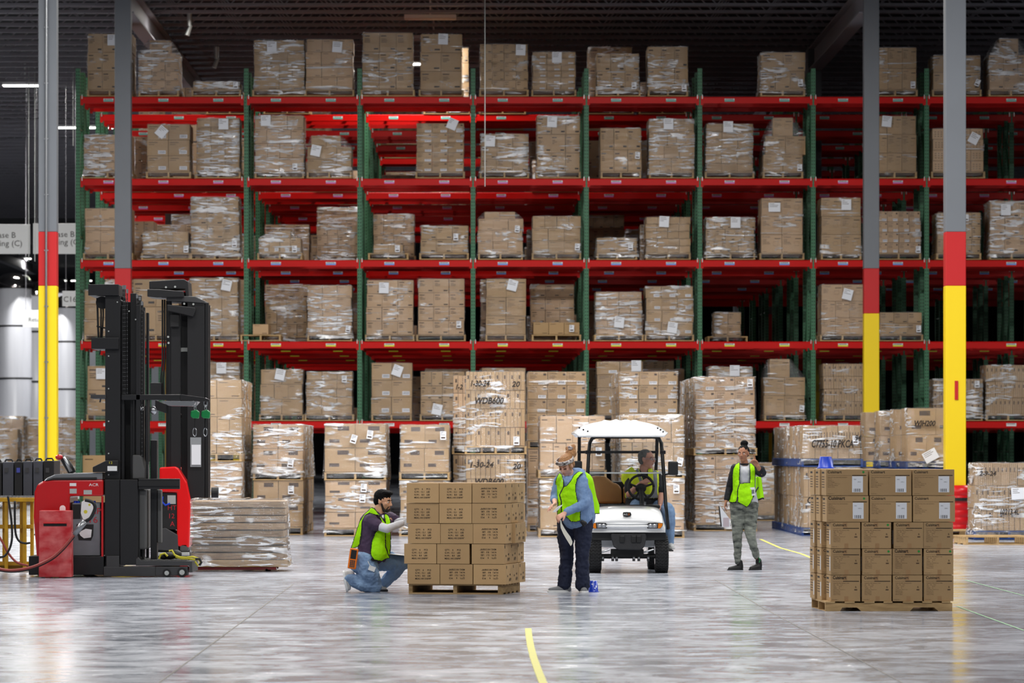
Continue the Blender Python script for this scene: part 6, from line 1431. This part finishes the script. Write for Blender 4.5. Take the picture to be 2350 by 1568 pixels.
# raised hand: index finger up, the others curled
w = lw_; d_ = (C(430, 300, -.26)-w).normalized(); n_ = Vector((-.3, -.9, .1)); x_ = d_.cross(n_).normalized()
for k in (-1.2, -.4, .4, 1.2): sk.append(('c', w+x_*k*.011+d_*.01, w+x_*k*.019+d_*.07, .014, .011))
for k, (L, cl, up) in enumerate(((.07, .15, 1), (.06, 1.3, 0), (.055, 1.3, 0), (.045, 1.2, 0))):
    p = w+x_*(1.5-k)*.017+d_*.074; a = 0; dr = (d_*.6+Vector((.1, -.1, 1))*.8).normalized() if up else d_
    for j, fr in enumerate((.45, .32, .23)):
        a += cl*.75 if j else cl*.6; q = p+(dr*math.cos(a)+n_*math.sin(a))*L*fr*1.1; sk.append(('c', p, q, .0095, .0088)); p = q
sk += [('c', w+x_*.02+d_*.02, w+x_*.035+d_*.05+n_*.02, .013, .01), ('c', w+x_*.035+d_*.05+n_*.02, w+x_*.02+d_*.075+n_*.035, .01, .009)]
blob(sk, 'body', SK, T, .0065, 2); hd.face(T, lip=(130, 66, 62), brow=(24, 16, 14))
blob([hd.b(0, -.09, .18, .335, .41, .345), hd.b(0, -.22, .05, .32, .25, .32), ('b', C(362, 128, .03), (.05, .048, .042)), ('b', C(345, 132, .03), (.03, .03, .03)), ('c', C(362, 160, .02), C(362, 140, .03), .035, .035)], 'hair', M_bh, T, .006, 2, creases=.01,
     cut=lambda c, n: None if ((c-hd.p(0, .22, 0)).dot(hd.F) > 0 and (c-hd.p(0, 0, .36)).dot(hd.U) < 0) else 0)
M_gsh = mat('light grey jersey', (196, 198, 204), .85, noise=.15, nscale=30); M_blk = mat('black jersey', (20, 20, 26), .85)
tor = [('c', C(320, 420, 0), C(318, 600, 0), .088, .082), ('c', C(318, 600, 0), C(305, 760, 0), .082, .105), ('c', C(410, 420, 0), C(410, 600, 0), .088, .082), ('c', C(410, 600, 0), C(420, 760, 0), .082, .105), ('c', C(362, 440, -.03), C(362, 600, -.02), .095, .09), ('c', rs, ls, .048, .05)]
blob(tor, 'shirt', M_gsh, T, .008, 3, folds=.015); 
blob([('c', C(362, 362, 0), C(362, 352, 0), .064, .06)], 'collar', M_blk, T, .006, 2, cut=lambda c, n: 0 if 340 < C3_.uv(c)[1] < 362 else None)
blob([('c', rs, re, .055, .046), ('c', re, C(175, 715, -.01), .045, .038)], 'sleeve', M_blk, T, .007, 3, folds=.012, creases=.006); blob([('c', ls, C(540, 440, -.10), .06, .058), ('c', C(540, 440, -.10), C(525, 405, -.18), .058, .05)], 'sleeve', M_blk, T, .007, 3, folds=.014, creases=.006)
vf = [(318, 322), (262, 352), (238, 400), (232, 470), (234, 620), (206, 700), (192, 748), (230, 758), (272, 748), (286, 700), (282, 750), (330, 775), (380, 804), (412, 770), (446, 700), (470, 600), (472, 420), (468, 375), (440, 345), (416, 334), (411, 345), (413, 545), (350, 545), (305, 552), (310, 345)]
blob(infl(tor, .020)+[('c', C(330, 560, -.05), C(330, 740, -.05), .09, .10), ('c', C(400, 560, -.05), C(390, 740, -.06), .085, .1)], 'vest_front', [M_lime, M_trim], T, .007, 3, folds=.018, cut=vest_cut(vf, C, 6, side=lambda co, n: n.y < .4, line=[(305, 552), (286, 620), (282, 745), (278, 745), (283, 620)]), solid=.003)
vb = [(470, 500), (520, 478), (546, 465), (560, 560), (578, 722), (545, 730), (490, 736), (478, 640)]
vB = [C(470, 480, .1), C(500, 485, .16), C(525, 475, .17), C(545, 465, .12), C(562, 560, .15), C(578, 722, .14), C(548, 728, .22), C(518, 730, .2), C(490, 736, .15), C(472, 620, .12)]
fl = MB(); NU, NV = 10, 14; vv = []
for j in range(NV+1):
    t_ = j/NV; xl = 470+22*t_; xr = 545+33*t_
    for i in range(NU+1): s_ = i/NU; vv.append(C(xl+(xr-xl)*s_, 482+(728-482)*t_+8*math.sin(s_*6)*(t_), .12+.035*math.sin(s_*7+1)))
o = fl.add(vv, [(j*(NU+1)+i, j*(NU+1)+i+1, (j+1)*(NU+1)+i+1, (j+1)*(NU+1)+i) for j in range(NV) for i in range(NU)], 0).build('vest_back', [M_lime, M_trim], T, smooth=True)
for p_ in o.data.polygons:
    i = p_.index % NU; j = p_.index//NU
    if j == NV-1 or i == 0: p_.material_index = 1
so = o.modifiers.new('s', 'SOLIDIFY'); so.thickness = .004
MB().tube([C(445, 700, -.1), C(470, 645, -.1), C(510, 595, .05)], .009, 6).build('vest_strap', M_trim, T)
R1 = Matrix.Translation(C(442, 635, -.14)) @ Matrix.Rotation(-.08, 4, 'Y'); MB().box(-.03, .03, 0, .003, -.055, .05, 0, R1).build('id_badge', M_white, T); MB().box(-.02, .02, -.002, 0, -.03, .02, 0, R1).build('badge_print', M_bat, T)
M_camo = mat('grey camouflage cloth', (150, 154, 142), .9, noise=1.0, nscale=8, nvec=(1, 1, 2.6), rgb2=(50, 54, 52), bump=.2, bscale=50)
blob([('c', C(300, 790, 0), C(290, 950, 0), .115, .088), ('c', C(290, 950, 0), C(288, 1110, 0), .086, .06), ('c', C(288, 1110, 0), C(292, 1360, .02), .062, .042), ('c', C(415, 790, 0), C(420, 950, -.02), .12, .09), ('c', C(420, 950, -.02), C(425, 1110, -.05), .088, .062), ('c', C(425, 1110, -.05), C(488, 1320, .06), .062, .042), ('c', C(310, 775, 0), C(410, 775, 0), .11, .11)], 'trousers', M_camo, T, .008, 3, folds=.022, creases=.01)
blob([('c', C(290, 1385, .03), C(293, 1340, .02), .036, .034)], 'sock', M_camo, T, .006, 2)
shoe(C(350, 1481, .06), C(180, 1481, -.05), (0, 0, 1), T, 'shoe', M_black2, M_black2, .044, .11); s_ = shoe(C(545, 1474, .13), C(415, 1478, -.05), (0, .0, 1), T, 'shoe', M_black2, M_black2, .046, .12)
MB().tube([C(515, 1340, .05), C(530, 1365, .06), C(520, 1390, .04)], .006, 6).build('heel_tab', M_greenp, s_)
t = thing('clipboard', 'clear clipboard with papers hanging from the pointing woman\'s lowered hand', 'clipboard', C(150, 900, -.05))
MB().prism([(C(88, 795).x, C(88, 795).z), (C(100, 792).x, C(100, 792).z), (C(205, 930).x, C(205, 930).z), (C(207, 1022).x, C(207, 1022).z), (C(112, 1012).x, C(112, 1012).z)], 54.0-.05, 54.0-.044).build('board', M_paper, t)
MB().prism([(C(84, 792).x, C(84, 792).z), (C(96, 792).x, C(96, 792).z), (C(120, 1010).x, C(120, 1010).z), (C(108, 1008).x, C(108, 1008).z)], 54.0-.06, 54.0-.04).build('board_edge', M_black2, t)
MB().box(C(135, 0).x, C(196, 0).x, 54.0-.055, 54.0-.051, C(0, 1010).z, C(0, 915).z).build('clear_pocket', mat('pinkish print', (196, 182, 190), .15, spec=.8), t)

# ---------------------------------------------------------------- 4. driver
C = Crop(1300, 940, 3.92, 53.75); C4_ = C
SK = skin_mat('skin of the driver', (220, 160, 136))
T = thing('person', 'grey-haired man in yellow vest with silver stripes driving the golf cart', 'person', (C(700, 900).x, 53.75, .8))
hd = Head(C(722, 448, -.02), (.86, -.50, -.02), .245)
rs, ls = C(578, 612, .0), C(812, 612, .02); re, le = C(560, 760, -.12), C(848, 770, -.10); rw_, lw_ = C(668, 660, -.34), C(836, 850, -.24)
rk, lk = C(640, 872, -.42), C(905, 905, -.25)
sk = hd.skull(1.05, 1.02)+[('c', C(700, 600, 0), C(702, 520, 0), .068, .062), ('c', C(630, 650, 0), C(630, 850, 0), .12, .13), ('c', C(765, 650, 0), C(765, 850, 0), .12, .13), ('c', rs, re, .05, .042), ('c', re, rw_, .042, .03), ('c', ls, le, .05, .043), ('c', le, lw_, .042, .03), ('c', rs, ls, .06, .06),
      ('c', C(640, 870, 0), rk, .085, .06), ('c', rk, C(650, 1050, -.5), .055, .04), ('c', C(760, 870, 0), lk, .085, .06), ('c', lk, C(925, 1180, -.22), .05, .035)]
sk += hand(rw_, (.75, -.1, .35), (.2, .9, -.5), .7, 1, 1.0)+hand(lw_, (-.1, -.5, -.8), (-.9, .1, .2), .4, -1, 1.0)
blob(sk, 'body', SK, T, .007, 2); hd.face(T, lip=(160, 96, 88), brow=(130, 120, 112))
M_ghair = mat('short grey hair', (112, 110, 106), .8, noise=.5, nscale=30, rgb2=(70, 68, 66))
blob([hd.b(0, -.09, .16, .34, .41, .355), hd.b(0, -.20, .0, .33, .26, .33)], 'hair', M_ghair, T, .007, 2, creases=.006, cut=lambda c, n: None if ((c-hd.p(0, .12, 0)).dot(hd.F) > 0 and (c-hd.p(0, 0, .34)).dot(hd.U) < 0) else 0)
m = MB(); 
for sg in (-1, 1): m.tube([hd.p(sg*.14, .40, .0)+(hd.R*.075*math.cos(a*PI/6)+hd.U*.055*math.sin(a*PI/6))*hd.H for a in range(13)], .003, 6).tube([hd.p(sg*.22, .38, .02), hd.p(sg*.34, .02, .02)], .003, 6)
m.build('glasses', M_steel, T)
M_dsh = mat('charcoal polo shirt', (40, 40, 44), .85)
tor = [('c', C(635, 655, 0), C(630, 850, 0), .125, .14), ('c', C(760, 655, 0), C(765, 850, 0), .125, .14), ('c', C(698, 660, -.03), C(698, 840, -.04), .13, .14), ('c', rs, ls, .068, .068), ('c', C(670, 580, 0), C(735, 580, 0), .06, .06)]
blob(tor+[('c', rs, C(565, 725, -.09), .078, .068), ('c', ls, C(846, 725, -.07), .075, .064)], 'shirt', M_dsh, T, .009, 3, folds=.015)
vf = [(600, 505), (545, 545), (500, 580), (492, 640), (530, 690), (528, 780), (535, 800), (820, 800), (826, 700), (828, 560), (800, 545), (760, 525), (735, 530), (728, 600), (715, 700), (700, 700), (672, 600), (640, 510)]
def vstr(u, v):
    if v > 762: return 2
    if 612+(v-520)*.32 < u < 642+(v-520)*.32 and v < 680: return 2
    if 775 < u < 812: return 2
    return 0
blob(infl(tor, .018)+[('c', C(560, 570, .02), C(540, 620, .02), .08, .07), ('c', C(540, 600, -.02), C(560, 690, -.02), .06, .06)], 'vest', [M_yelvest, M_yelvest, M_silver], T, .008, 3, folds=.015, cut=vest_cut(vf, C, 5, side=lambda co, n: n.y < .4, stripes=vstr), solid=.003)
blob([('c', C(640, 868, .02), rk, .11, .085), ('c', rk, C(650, 1040, -.5), .08, .065), ('c', C(760, 868, .02), C(850, 880, -.12), .11, .10), ('c', C(850, 880, -.12), lk, .10, .085), ('c', lk, C(918, 1010, -.24), .085, .075), ('c', C(918, 1010, -.24), C(922, 1190, -.22), .072, .055)], 'jeans', M_den, T, .01, 3, folds=.025)
shoe(C(928, 1252, -.14), C(935, 1252, -.40), (0, 0, 1), T, 'shoe', M_shoe, M_shoe, .045, .07)
MB().box(C(895, 0).x-.05, C(945, 0).x, 53.2, 53.75, C(0, 1268).z, C(0, 1256).z).build('running_board', M_black2, G, bevel=.005)
